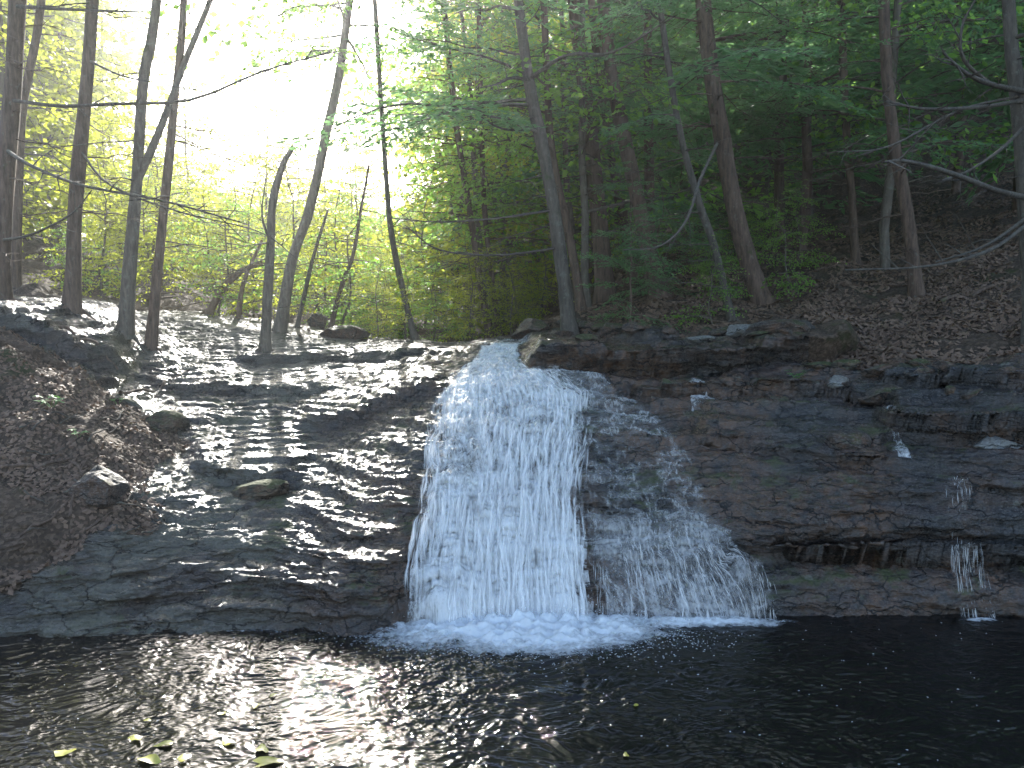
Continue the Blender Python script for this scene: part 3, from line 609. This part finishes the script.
def scatter(n, fx_, fy_, protos, name, labels, group, s=(.85, 1.25), mind=1.3, ok=None):
    k = 0; tries = 0
    while k < n and tries < n * 40:
        tries += 1; x, y = fx_(), fy_()
        if ok and not ok(x, y): continue
        if any((x - a) ** 2 + (y - b) ** 2 < mind ** 2 for a, b in taken): continue
        taken.append((x, y)); pr = protos[r.randint(len(protos))]; pr = PN[0] if y < 25 and x > 0 and any(pr is q for q in PB + PY) else pr; pr = PYN[0] if y < 25 and x < 0 and any(pr is q for q in PY) else pr
        put(pr, name, x, y, r.uniform(*s), labels(x, y), 'tree' if name != 'bush' else 'bush', group, len(taken)); k += 1
def pxof(x, y): return 512 + FPX * x / y
scatter(52, lambda: r.uniform(1, 28), lambda: 15 + 31 * r.rand() ** 1.2, PH + PB + [PH[0]], 'woodland_tree',
        lambda x, y: 'slim dark tree deep in the wood on the right hillside', 'trees deep in the right-hand wood', mind=1.5, ok=lambda x, y: 560 < pxof(x, y) < 1150)
scatter(13, lambda: r.uniform(-3, 3), lambda: r.uniform(22, 46), PB + PY, 'leafy_tree',
        lambda x, y: 'green leafy tree upstream behind the two thin dark trunks', 'leafy trees closing the view upstream', mind=1.8, ok=lambda x, y: 455 < pxof(x, y) < 585)
scatter(24, lambda: r.uniform(-20, -5), lambda: r.uniform(17, 42), PY, 'sunlit_tree',
        lambda x, y: 'backlit yellow-green tree in the sunlit wood behind the left bank', 'backlit trees of the left-hand wood', mind=1.8, ok=lambda x, y: -90 < pxof(x, y) < 175 - 2600 / y)
scatter(64, lambda: r.uniform(-14, 0), lambda: 18.5 + 24 * r.rand() ** 1.5, PS[:2], 'bush',
        lambda x, y: 'light green bush on the sunny ground beyond the left slab', 'bushes beyond the left slab', s=(.8, 1.5), mind=.9, ok=lambda x, y: 60 < pxof(x, y) < 420)
scatter(7, lambda: r.uniform(-2.8, .8), lambda: r.uniform(19, 27), PYN + PN, 'leafy_tree',
        lambda x, y: 'bright leafy tree filling the gap above the head of the falls', 'bright leafy trees above the falls', s=(.75, 1.0), mind=1.0, ok=lambda x, y: 432 < pxof(x, y) < 545)
scatter(15, lambda: r.uniform(-17, -3), lambda: r.uniform(28, 44), PY + PB, 'leafy_tree',
        lambda x, y: 'small leafy tree in the haze under the bright sky gap', 'small trees under the sky gap', s=(.38, .66), mind=1.0, ok=lambda x, y: 175 < pxof(x, y) < 400)
scatter(20, lambda: r.uniform(-3, 1), lambda: r.uniform(17.0, 21), PS[:2], 'bush',
        lambda x, y: 'low leafy bush at the head of the waterfall', 'bushes at the head of the waterfall', s=(.45, .8), mind=.6, ok=lambda x, y: 375 < pxof(x, y) < 545)
scatter(20, lambda: r.uniform(1, 16), lambda: r.uniform(13.5, 26), [PS[2], PS[0]], 'bush',
        lambda x, y: 'small understorey bush on the shaded right hillside', 'small bushes under the right-hand trees', s=(.5, .9), mind=1.2, ok=lambda x, y: 560 < pxof(x, y) < 800)
# distant woods: one mass nobody could count
def woods(name, label, n, fx_, fy_, fz_, mat, size):
    x, y = fx_(n), fy_(n); z0 = hz(x, y); z = z0 + fz_(n, x, y)
    dn = fbm(x * .35, z * .45 + y * .2, 3, 7); k = dn > -.25; x, y, z = x[k], y[k], z[k]; m = len(x)
    c = np.stack([x, y, z], 1); la = unit(r.normal(size=(m, 3)) * np.array([1, 1, .6])); wv = unit(np.cross(la, unit(r.normal(size=(m, 3)) + [0, 0, 1.2])))
    Vq = quads(c, la, wv, size * r.uniform(.6, 1.3, m), size * .33 * r.uniform(.6, 1.2, m))
    return tag(mesh(name, Vq.reshape(-1, 3), quad_faces(m), mat, smooth=False), label, kind='stuff')
woods('far_woods', 'dense dark green woods covering the hill behind the right-hand trees', 190000, lambda n: r.uniform(1, 60, n), lambda n: r.uniform(42, 75, n), lambda n, x, y: r.uniform(0, 13, n) * np.clip((x + 6) / 16, .3, 1), M_broad, .32)
woods('far_woods', 'bright yellow-green woods glowing behind the left bank', 80000, lambda n: r.uniform(-56, -22.5, n), lambda n: r.uniform(42, 62, n), lambda n, x, y: r.uniform(0, 17, n) , M_bright, .28)
woods('far_woods', 'pale green woods low behind the slim trees in the sky gap', 80000, lambda n: r.uniform(-24, 4, n), lambda n: r.uniform(44, 66, n), lambda n, x, y: r.uniform(0, 4.5, n), M_broad, .30)

# ------------------------------------------------------------------ leaf litter, roots and small plants
def litter(name, label, n, xs, yr, mat, msk, size=(.035, .075)):
    u = r.uniform(*xs, n); y = yr[0] * np.exp(r.rand(n) * math.log(yr[1] / yr[0])); x = (u - 512) / FPX * y
    k = (litter_mask(x, y) > msk) & (fbm(x * 1.3, y * 1.3, 4, 303) > -.48 + .25 * r.rand(n)); x, y = x[k], y[k]; m = len(x)
    e = .04; z = hz(x, y); nx = -(hz(x + e, y) - z) / e; ny = -(hz(x, y + e) - z) / e; nn = unit(np.stack([nx, ny, np.ones(m)], 1) + r.normal(size=(m, 3)) * .38)
    la = unit(np.cross(nn, r.normal(size=(m, 3)))); wv = np.cross(nn, la); l = r.uniform(*size, m)
    c = np.stack([x, y, z + .008 + .012 * r.rand(m)], 1) - la * l[:, None] * .5
    Vq = quads(c, la, wv, l, l * .36); Vq[:, [0, 2]] += (nn * (l * r.uniform(.0, .3, m))[:, None])[:, None]
    return tag(mesh(name, Vq.reshape(-1, 3), quad_faces(m), mat, smooth=False), label, kind='stuff')
litter('leaf_litter', 'brown fallen leaves covering the left bank', 16000, (-120, 260), (7.4, 13), M_litter, -.05)
litter('leaf_litter', 'brown fallen leaves covering the right hillside', 60000, (540, 1100), (10, 30), M_litter, -.12, (.045, .10))
def stick(px0, py0, px1, py1, w, label, name='fallen_branch', lift=.03, mat=M_bark_h, mid=None, cat='branch', Y=None, group=None):
    a = P(px0, py0, hit(px0, py0)); b = P(px1, py1, hit(px1, py1) or 15); n = 10; t = np.linspace(0, 1, n)[:, None]; q = a + (b - a) * t
    g = hz(q[:, 0], q[:, 1]); q[:, 2] = np.maximum(g + lift, q[:, 2] if Y else g + lift); q[1:-1] += r.normal(size=(n - 2, 3)) * .02 * np.linalg.norm(b - a) / 1.2
    rb = w / FPX * a[1] / 2; Vt, Ft = tube(resample(q, 16), np.linspace(rb, rb * .45, 16), 6, int(px0), .2)
    return tag(mesh(name, Vt, Ft, mat), label, cat, group)
for args in [(455, 334, 540, 316, 6, 'long crooked fallen trunk lying up the slope from the head of the falls'), (546, 316, 668, 272, 7, 'upper fallen trunk lying behind the lichened leaning tree'),
             (70, 520, 88, 462, 3, 'upright bare twig sticking out of the leafy bank'), (5, 470, 78, 462, 4, 'dark stick lying level across the leafy bank'), (60, 455, 110, 500, 3, 'curved stick in the leaf litter by the bare grey rock'),
             (20, 540, 75, 500, 3, 'low stick slanting through the leaves near the pool'), (85, 535, 130, 510, 3, 'short stick at the rim of the leafy bank'), (940, 305, 1020, 285, 6, 'fallen trunk on the far right of the leafy slope'),
             (680, 318, 770, 324, 3, 'thin stick along the foot of the leafy slope'), (860, 345, 930, 372, 4, 'dark fallen stick among the rubble on the right'), (300, 338, 318, 322, 3, 'short stick leaning on the slab by the snapped dead tree'),
             (120, 395, 190, 372, 4, 'exposed root running down from the forked tree'), (60, 330, 118, 372, 4, 'exposed root hanging over the mossy left ledge')]:
    stick(*args)
for i in range(16):          # small twigs in the leaves of the left bank
    a_, b_ = r.uniform(5, 150), r.uniform(400, 560); a2, b2 = a_ + r.uniform(12, 50), b_ + r.uniform(-22, 22)
    if b_ < 560 - a_ * .1: stick(a_, b_, a2, b2, 2, 'thin dry twig among the leaves of the left bank', 'twig', .035, M_bark_l, cat='twig', group='twigs on the left bank')
for i in range(22):
    a_, b_ = r.uniform(600, 1000), r.uniform(270, 335); stick(a_, b_, a_ + r.uniform(15, 70), b_ + r.uniform(-10, 14), 2, 'thin dry twig lying on the leafy right hillside', 'twig', .04, M_bark_h, cat='twig', group='twigs on the right hillside')
def herb(px, py, label, n, sc, seed):
    rr = np.random.RandomState(seed); Y = hit(px, py); p = P(px, py, Y); p[2] = hz(p[0], p[1]); e = empty('herb', p, label, 'plant'); st, lf = [], []
    for i in range(n):
        a = rr.uniform(0, 6.28); l = sc * rr.uniform(.5, 1); d = np.array([math.cos(a), math.sin(a), rr.uniform(.6, 1.2)]); tip = d * l
        st.append(tube(np.array([[0, 0, -.02], tip * .5, tip]), [.003, .002, .0015], 3))
        for k in range(5):
            b = a + k * 1.257; la = unit(np.array([[math.cos(b), math.sin(b), -.1 + rr.normal() * .2]])); wv = unit(np.cross(la, [[0, 0, 1]]) + rr.normal(size=(1, 3)) * .2)
            lf.append(quads(tip[None], la, wv, np.array([sc * .55]), np.array([sc * .15])))
    Vs, Fs = join(st); mesh('stem', Vs, Fs, M_plant, e); lf = np.concatenate(lf); mesh('foliage', lf.reshape(-1, 3), quad_faces(len(lf)), M_plant, e, smooth=False)
herb(52, 408, 'low green herb on the leafy bank under the mossy ledge', 9, .13, 1)
herb(78, 438, 'small green seedling in the leaves below the low herb', 5, .10, 2)
herb(118, 405, 'tiny weed near the round mossy boulder', 5, .09, 3)
herb(796, 380, 'small ferny weed in the crack under the broad grey slab', 8, .10, 4)

# ------------------------------------------------------------------ falling water
def white_material(name, lo, hi, streak=(7, 7, 1.1), blue=(.90, .915, .93)):
    b = NB(name); at = b.n('ShaderNodeAttribute'); at.attribute_name = 'dens'
    n = b.noise(b.map(streak), 3.2, 5, .68, .3); nn = b.noise(b.map((streak[0] * 2.5, streak[1] * 2.5, streak[2] * 2)), 4, 3, .6)
    f = b.math('ADD', b.math('MULTIPLY', b.math('ADD', n, b.math('MULTIPLY', nn, .45)), 1.0), at.outputs['Fac'])
    al = b.ramp(b.math('MULTIPLY', f, .5), [(lo, 0), (hi, 1)])
    d = b.bsdf(blue, .45, b.bump(n, .6, .04), Specular_IOR_Level=.5)
    t = b.n('ShaderNodeBsdfTranslucent'); t.inputs[0].default_value = (*blue, 1)
    m1 = b.n('ShaderNodeMixShader'); m1.inputs[0].default_value = .35; b.l(d, m1.inputs[1]); b.l(t.outputs[0], m1.inputs[2])
    # clear water film where there is no foam: a glossy wet skin
    g = b.n('ShaderNodeBsdfGlossy'); g.inputs['Roughness'].default_value = .12; tr = b.n('ShaderNodeBsdfTransparent'); fr = b.n('ShaderNodeFresnel'); fr.inputs[0].default_value = 1.33
    film = b.n('ShaderNodeMixShader'); b.l(fr.outputs[0], film.inputs[0]); b.l(tr.outputs[0], film.inputs[1]); b.l(g.outputs[0], film.inputs[2])
    m2 = b.n('ShaderNodeMixShader'); b.l(al, m2.inputs[0]); b.l(tr.outputs[0], m2.inputs[1]); b.l(m1.outputs[0], m2.inputs[2])
    return b.done(m2.outputs[0])
M_fall = white_material('foaming_water', .36, .58)
bs = NB('water_strand'); _p = bs.bsdf((.80, .87, .95), .35, Specular_IOR_Level=.5); _t = bs.n('ShaderNodeBsdfTranslucent'); _t.inputs[0].default_value = (.80, .87, .95, 1)
_m = bs.n('ShaderNodeMixShader'); _m.inputs[0].default_value = .4; bs.l(_p, _m.inputs[1]); bs.l(_t.outputs[0], _m.inputs[2])
M_strand = bs.done(_m.outputs[0])
_a = bs.n('ShaderNodeAttribute'); _a.attribute_name = 'dens'; _b2 = NB('soft_strand')
_p2 = _b2.bsdf((.93, .935, .94), .5, Specular_IOR_Level=.3); _t2 = _b2.n('ShaderNodeBsdfTranslucent'); _t2.inputs[0].default_value = (.93, .935, .94, 1); _mm = _b2.n('ShaderNodeMixShader'); _mm.inputs[0].default_value = .4
_b2.l(_p2, _mm.inputs[1]); _b2.l(_t2.outputs[0], _mm.inputs[2]); _a2 = _b2.n('ShaderNodeAttribute'); _a2.attribute_name = 'dens'; _tr2 = _b2.n('ShaderNodeBsdfTransparent'); _mx2 = _b2.n('ShaderNodeMixShader')
_b2.l(_b2.math('MULTIPLY', _a2.outputs['Fac'], 1.05), _mx2.inputs[0]); _b2.l(_tr2.outputs[0], _mx2.inputs[1]); _b2.l(_mm.outputs[0], _mx2.inputs[2]); M_strand_soft = _b2.done(_mx2.outputs[0])
def setdens(o, d):
    a = o.data.attributes.new('dens', 'FLOAT', 'POINT'); a.data.foreach_set('value', np.ascontiguousarray(d, np.float32))
# each stream: rows (Y, px left, px right, density) from the lip down
MAIN = [(16.5, 440, 540, -.4), (15.5, 455, 545, -.30), (14.0, 462, 538, -.05), (13.3, 480, 522, .34), (12.2, 466, 520, .32), (11.7, 454, 530, .32), (11.2, 442, 552, .32), (10.4, 428, 590, .26), (9.8, 424, 594, .14), (9.2, 424, 586, .12), (8.8, 418, 584, .26), (8.45, 412, 586, .42), (8.2, 407, 588, .48), (8.0, 404, 592, .45), (7.8, 402, 594, .45)]
SIDE = [(11.9, 520, 545, -.1), (11.2, 545, 600, -.05), (10.6, 560, 650, -.10), (10.0, 566, 672, -.17), (9.4, 575, 705, -.24), (8.9, 582, 722, -.20), (8.70, 588, 730, -.02), (8.55, 590, 733, .14), (8.42, 590, 742, 0), (8.25, 592, 765, -.05), (8.1, 595, 782, -.02), (7.9, 596, 790, .05)]
TRIC = [(8.9, 950, 966, -.18), (8.6, 954, 980, -.06), (8.45, 957, 984, .04), (8.25, 962, 996, -.06), (8.08, 975, 1010, -.04), (7.9, 978, 1014, 0)]
M_veil = white_material('water_veil', .26, .92, (12, 12, 1.6))
def stream(name, rows, label, nx, ny, off, bumpy, seed, mat=M_fall, lace=.12):
    
    rows = np.array(rows)[::-1]; Yv = np.linspace(rows[-1, 0], rows[0, 0], ny); l = np.interp(Yv, rows[:, 0], rows[:, 1]); rr_ = np.interp(Yv, rows[:, 0], rows[:, 2]); dn = np.interp(Yv, rows[:, 0], rows[:, 3])
    s = np.linspace(0, 1, nx)[:, None]; px = l + (rr_ - l) * s; Y2 = np.broadcast_to(Yv, px.shape); X = (px - 512) / FPX * Y2
    X = X + .05 * fbm(Y2 * 2.2, s * 1.5 + 0 * Y2, 3, seed)
    Z = hz(X, Y2)
    # a falling sheet leaves the rock at each brow: running maximum with a ballistic drop
    Zs = Z.copy(); dy = Yv[0] - Yv[1]
    for k in range(1, ny): Zs[:, k] = np.maximum(Z[:, k], Zs[:, k - 1] - dy * 2.2 - .003)
    sj = s + .05 * fbm(Y2 * 3 + Z * 2, 0 * Y2 + seed, 4, seed + 8) * (s * 0 + 1); edgef = sstep(.01, .14, sj) * (1 - sstep(.86, .99, sj))
    steep = np.clip(np.abs(np.gradient(Zs, axis=1)) / dy, 0, 3)
    lipf = np.clip((12.8 - Yv) / 2.5, .12, 1)[None]; bz = bumpy * lipf * (.5 * np.abs(fbm(X * 4, Y2 * 2.0 + Zs * .8, 4, seed + 1)) + .35 * np.abs(fbm(X * 14, Y2 * 3 + Zs * .8, 3, seed + 2)))
    Zs = Zs + (off * lipf + bz) * edgef - .01 * (1 - edgef); Yo = Y2 - (off * .6 + bz * .8) * np.clip(steep / 2, 0, 1) * edgef - .03 * steep / 3
    Zs = np.maximum(Zs, -.02)
    o = mesh(name, np.stack([X, Yo, Zs], -1).reshape(-1, 3), gridfaces(nx, ny), mat); tag(o, label, kind='structure')
    rg = np.maximum(1 - 1.6 * np.abs(fbm(X * 4.5 + .9 * fbm(X * 3, Y2 * 4, 3, seed + 5), (Y2 * 2.6 + Zs * 3.4), 4, seed + 6, .6)), 0)
    d = dn[None] + lace * rg ** 3 + .22 * (edgef - 1) * 1.6 + .10 * fbm(X * 1.6, Y2 * 1.2, 3, seed + 4); setdens(o, d.ravel())
    return o
stream('waterfall', MAIN, 'white water tumbling down the rock slab into the pool', 320, 560, .030, .11, 501, lace=.26)
stream('waterfall', SIDE, 'thin lacy veil of water right of the main fall', 300, 420, .012, .05, 511, M_veil, lace=.42)
stream('waterfall', [(10.0, 884, 895, -.1), (9.6, 895, 912, 0), (9.2, 905, 920, .15)], 'tiny spill of white water on the ledges above the right trickle', 14, 40, .01, .03, 522)
stream('waterfall', [(10.9, 690, 704, .1), (10.55, 690, 712, .2), (10.3, 694, 735, -.15), (9.9, 720, 760, -.3)], 'tiny spill over the notch above the lacy veil', 14, 40, .01, .03, 523)
def strands(name, rows, label, n, seed, w=(.003, .012), ln=(.10, .55), lowbias=1.0, off=.05, bump=.1, sp=(.9, 1.9)):
    rr_ = np.random.RandomState(seed); rows = np.array(rows)[::-1]; K = 200; y0, y1 = rows[0, 0], rows[-1, 0]; Yv = y1 + (y0 - y1) * (np.linspace(0, 1, K) ** .8)
    s = rr_.beta(1.35, 1.35, n)[:, None]; l = np.interp(Yv, rows[:, 0], rows[:, 1]); r2 = np.interp(Yv, rows[:, 0], rows[:, 2])
    px = l + (r2 - l) * s; X = (px - 512) / FPX * Yv; X = X + .04 * fbm(Yv[None] * 2.0 + 0 * s, s * 30, 3, seed + 2) + .015 * fbm(Yv[None] * 9 + 0 * s, s * 60, 2, seed + 3)
    Z0 = hz(X, np.broadcast_to(Yv, X.shape)); Z = Z0.copy(); vz = np.zeros(n); 
    sp = rr_.uniform(*sp, n)
    for k in range(1, K):                              # follow the rock, fly off at brows
        dy = Yv[k - 1] - Yv[k]; dt = dy / sp; vz = vz - 9.8 * dt; zf = Z[:, k - 1] + vz * dt; onr = zf < Z0[:, k]
        Z[:, k] = np.where(onr, Z0[:, k], zf); vz = np.where(onr, np.clip((Z0[:, k] - Z[:, k - 1]) / np.maximum(dt, 1e-4), -3, 0) * .6, vz)
    jit = np.abs(rr_.normal(size=n))[:, None] * bump * (.4 + .6 * np.abs(fbm(X * 2, Yv[None] * 3, 2, seed + 9))); jit = jit * np.clip((12.8 - Yv) / 2.5, .12, 1)[None]; Z = Z + off * .4 * np.clip((12.8 - Yv) / 2.5, .2, 1)[None] + jit; Yd = Yv - jit * .5 - off * .3
    pts = np.stack([X, np.broadcast_to(Yd, X.shape), np.maximum(Z, 0)], -1)
    arc = np.concatenate([np.zeros((n, 1)), np.cumsum(np.linalg.norm(np.diff(pts, axis=1), axis=2), 1)], 1); tot = arc[:, -1]
    a0 = rr_.rand(n) ** lowbias * tot * .96; L = rr_.uniform(*ln, n) * (.4 + .9 * (a0 / tot)); m = 7; out = []
    q = a0[:, None] + L[:, None] * np.linspace(0, 1, m)[None]; q = np.minimum(q, tot[:, None])
    idx = np.array([np.searchsorted(arc[i], q[i]) for i in range(n)]).clip(1, K - 1); ii = np.arange(n)[:, None]
    f = ((q - arc[ii, idx - 1]) / (arc[ii, idx] - arc[ii, idx - 1] + 1e-9)).clip(0, 1)[..., None]; c = pts[ii, idx - 1] * (1 - f) + pts[ii, idx] * f
    t = unit(np.gradient(c, axis=1)); view = unit(rr_.normal(size=(n, 1, 3)) * .5 + np.array([0, -1, .6])); sd = unit(np.cross(t, view))
    wd = (rr_.uniform(*w, n)[:, None] * np.sin(np.linspace(.12, math.pi - .12, m))[None])[..., None]
    Vv = np.stack([c - sd * wd, c, c + sd * wd], 2).reshape(-1, 3); k = (np.arange(n)[:, None] * m + np.arange(m - 1)[None]).ravel() * 3
    Fv = np.concatenate([np.stack([k, k + 1, k + 4, k + 3], 1), np.stack([k + 1, k + 2, k + 5, k + 4], 1)])
    o = tag(mesh(name, Vv, Fv, M_strand_soft), label, kind='stuff')
    al = np.zeros((n, m, 3)); al[:, :, 1] = np.sin(np.linspace(0, math.pi, m))[None] * rr_.uniform(.15, .7, n)[:, None] * sstep(-.45, .35, fbm(s[:, 0] * 7, a0 * 1.6, 3, seed + 20) + .35 * (a0 / tot))[:, None]; setdens(o, al.ravel()); return o
strands('water_spray', MAIN[3:], 'streaks of white water running down the main fall', 15000, 601, w=(.005, .020), ln=(.10, .50), lowbias=.62, off=.04, bump=.07)
strands('water_spray', SIDE[5:], 'streaks of white water in the small curtain right of the main fall', 2300, 602, w=(.0025, .009), ln=(.06, .30), lowbias=.7, off=.02, bump=.05, sp=(.25, .6))
strands('water_spray', TRIC, 'narrow trickle dropping in streaks off the ledge at the far right', 620, 603, w=(.002, .007), ln=(.05, .3), off=.01, bump=.02, sp=(.25, .5))
# foam where the falls hit the pool
def foam_patch(name, label, cx, cy_, rx, ry, seed, d0=.25, amp=.05):
    nx, ny = 200, 90; X, Y = np.meshgrid(np.linspace(-1, 1, nx), np.linspace(-1, 1, ny), indexing='ij'); rr_ = np.sqrt(X ** 2 + Y ** 2)
    x = cx + X * rx; y = cy_ + Y * ry; z = pool_z(x, y) + .006 + amp * np.clip(1 - rr_, 0, 1) * (.5 + np.abs(fbm(x * 6, y * 9, 4, seed)))
    o = mesh(name, np.stack([x, y, z], -1).reshape(-1, 3), gridfaces(nx, ny), M_foam); tag(o, label, kind='structure')
    setdens(o, (d0 + .35 - .95 * rr_ ** 1.5 + .16 * fbm(x * 2, y * 3, 3, seed + 1)).ravel())
M_foam = white_material('pool_foam', .44, .70, (2.6, 4.5, 3), (.86, .91, .96))
foam_patch('foam', 'thick white foam where the main fall hits the pool', .10, 7.72, 1.6, .62, 701, .62, .13)
foam_patch('foam', 'thin line of foam below the lacy veil', 1.75, 7.90, 1.15, .22, 702, .38, .05)
foam_patch('foam', 'small patch of foam at the foot of the right trickle', 4.25, 8.0, .35, .09, 703, .15, .02)
foam_patch('foam', 'broken foam line along the foot of the left rock', -2.3, 7.72, 1.1, .05, 704, .0, .015)
# droplets and floating flecks
def flecks(name, label, n, pos, s, mat, flat=False):
    p = pos(n); a = r.uniform(0, 6.28, n); la = np.stack([np.cos(a), np.sin(a) * (.5 if flat else 1), r.normal(size=n) * (0 if flat else 1)], 1); la = unit(la)
    wv = unit(np.cross(la, np.array([0, 0, 1.]) if flat else unit(r.normal(size=(n, 3))))); l = r.uniform(*s, n)
    return tag(mesh(name, quads(p, la, wv, l, l * .3).reshape(-1, 3), quad_faces(n), mat, smooth=False), label, kind='stuff')
def _fl(n):
    u = r.uniform(0, 1024, n); y = 4.8 + 3.2 * r.rand(n) ** .8; x = (u - 512) / FPX * y; return np.stack([x, y, pool_z(x, y) + .004], 1)
flecks('foam_flecks', 'tiny white flecks and bubbles drifting on the dark pool', 220, _fl, (.004, .022), M_strand, True)
def _fb(n):
    a = r.uniform(0, 2 * math.pi, n); q = .55 + np.abs(r.normal(size=n)) * .28; x = .2 + 1.75 * q * np.cos(a); y = np.minimum(7.75 - .68 * q * np.abs(np.sin(a)), 7.98); return np.stack([x, y, pool_z(x, y) + .005], 1)
flecks('foam_flecks', 'bubbles and scraps of foam drifting away from the foot of the fall', 1500, _fb, (.004, .022), M_strand, True)
def _dr(n):
    x = .1 + r.normal(size=n) * .65; y = 7.9 - np.abs(r.normal(size=n)) * .14; return np.stack([x, y, np.abs(r.normal(size=n)) * .10], 1)
flecks('water_droplets', 'droplets splashing up at the foot of the main fall', 1500, _dr, (.004, .014), M_strand)
# yellow leaves on the pool
for i, (px, py, w, lab) in enumerate([(64, 755, 20, 'wide yellow leaf floating lowest at the bottom left of the pool'), (136, 741, 17, 'yellow leaf floating above the pair of yellow leaves'), (148, 723, 9, 'small yellow leaf farthest from the camera in the left group'),
        (165, 747, 18, 'curled yellow leaf of the floating pair'), (150, 762, 26, 'large yellow leaf of the floating pair at the bottom edge'), (184, 761, 18, 'yellow leaf touching the bottom edge right of the pair'),
        (228, 745, 17, 'greenish yellow leaf at the edge of the glitter'), (222, 716, 9, 'tiny yellow leaf above the greenish one'), (262, 752, 18, 'yellow-green leaf floating in the white glitter'), (268, 765, 30, 'broad green-yellow leaf at the bottom edge in the glitter'),
        (256, 708, 12, 'small leaf drifting up the left rim of the glitter'), (273, 698, 9, 'speck-like yellow leaf beyond the small one'), (636, 708, 7, 'lone pale leaf on the dark water right of the glitter'), (626, 758, 9, 'lone brownish leaf near the bottom edge, centre right')]):
    Y = -FPX * 0; b = (384 - py) / FPX; Y = -CAM[2] * (CP + b * SP) / (-SP + b * CP); c = P(px, py, Y); l = w / FPX * Y; rr_ = np.random.RandomState(i); a = rr_.uniform(-3, 3)
    n = 12; th = np.linspace(0, 2 * math.pi, n, endpoint=False); rad_ = l * .5 * (1 + .18 * np.cos(th * 3 + i) + .08 * rr_.normal(size=n)); vx = np.cos(th) * rad_; vy = np.sin(th) * rad_ * .62
    Vt = np.vstack([[0, 0, 0], np.stack([vx, vy, l * .06 * np.cos(th * 2 + i)], 1)]); Vt = np.vstack([Vt]); Ft = np.array([[0, 1 + k, 1 + (k + 1) % n] for k in range(n)])
    o = mesh('floating_leaf', Vt, Ft, M_yellow); o.location = (c[0], c[1], .022); o.rotation_euler.z = a; tag(o, lab, 'leaf', 'yellow leaves floating on the pool')

# ------------------------------------------------------------------ misty air
hb = NB('haze_air'); pv_ = hb.n('ShaderNodeVolumePrincipled'); pv_.inputs['Color'].default_value = (.95, .97, 1, 1); pv_.inputs['Density'].default_value = .0020
pv_.inputs['Anisotropy'].default_value = .82; hb.t.links.new(pv_.outputs[0], hb.out.inputs['Volume'])
hv = np.array([[x, y, z] for x in (-950, 950) for y in (-70, 950) for z in (-3.2, 45)], float)
hf = np.array([[0, 1, 3, 2], [4, 6, 7, 5], [0, 4, 5, 1], [2, 3, 7, 6], [0, 2, 6, 4], [1, 5, 7, 3]])
tag(mesh('haze', hv, hf, hb.m, smooth=False), 'thin misty air glowing in the low sun', kind='stuff')
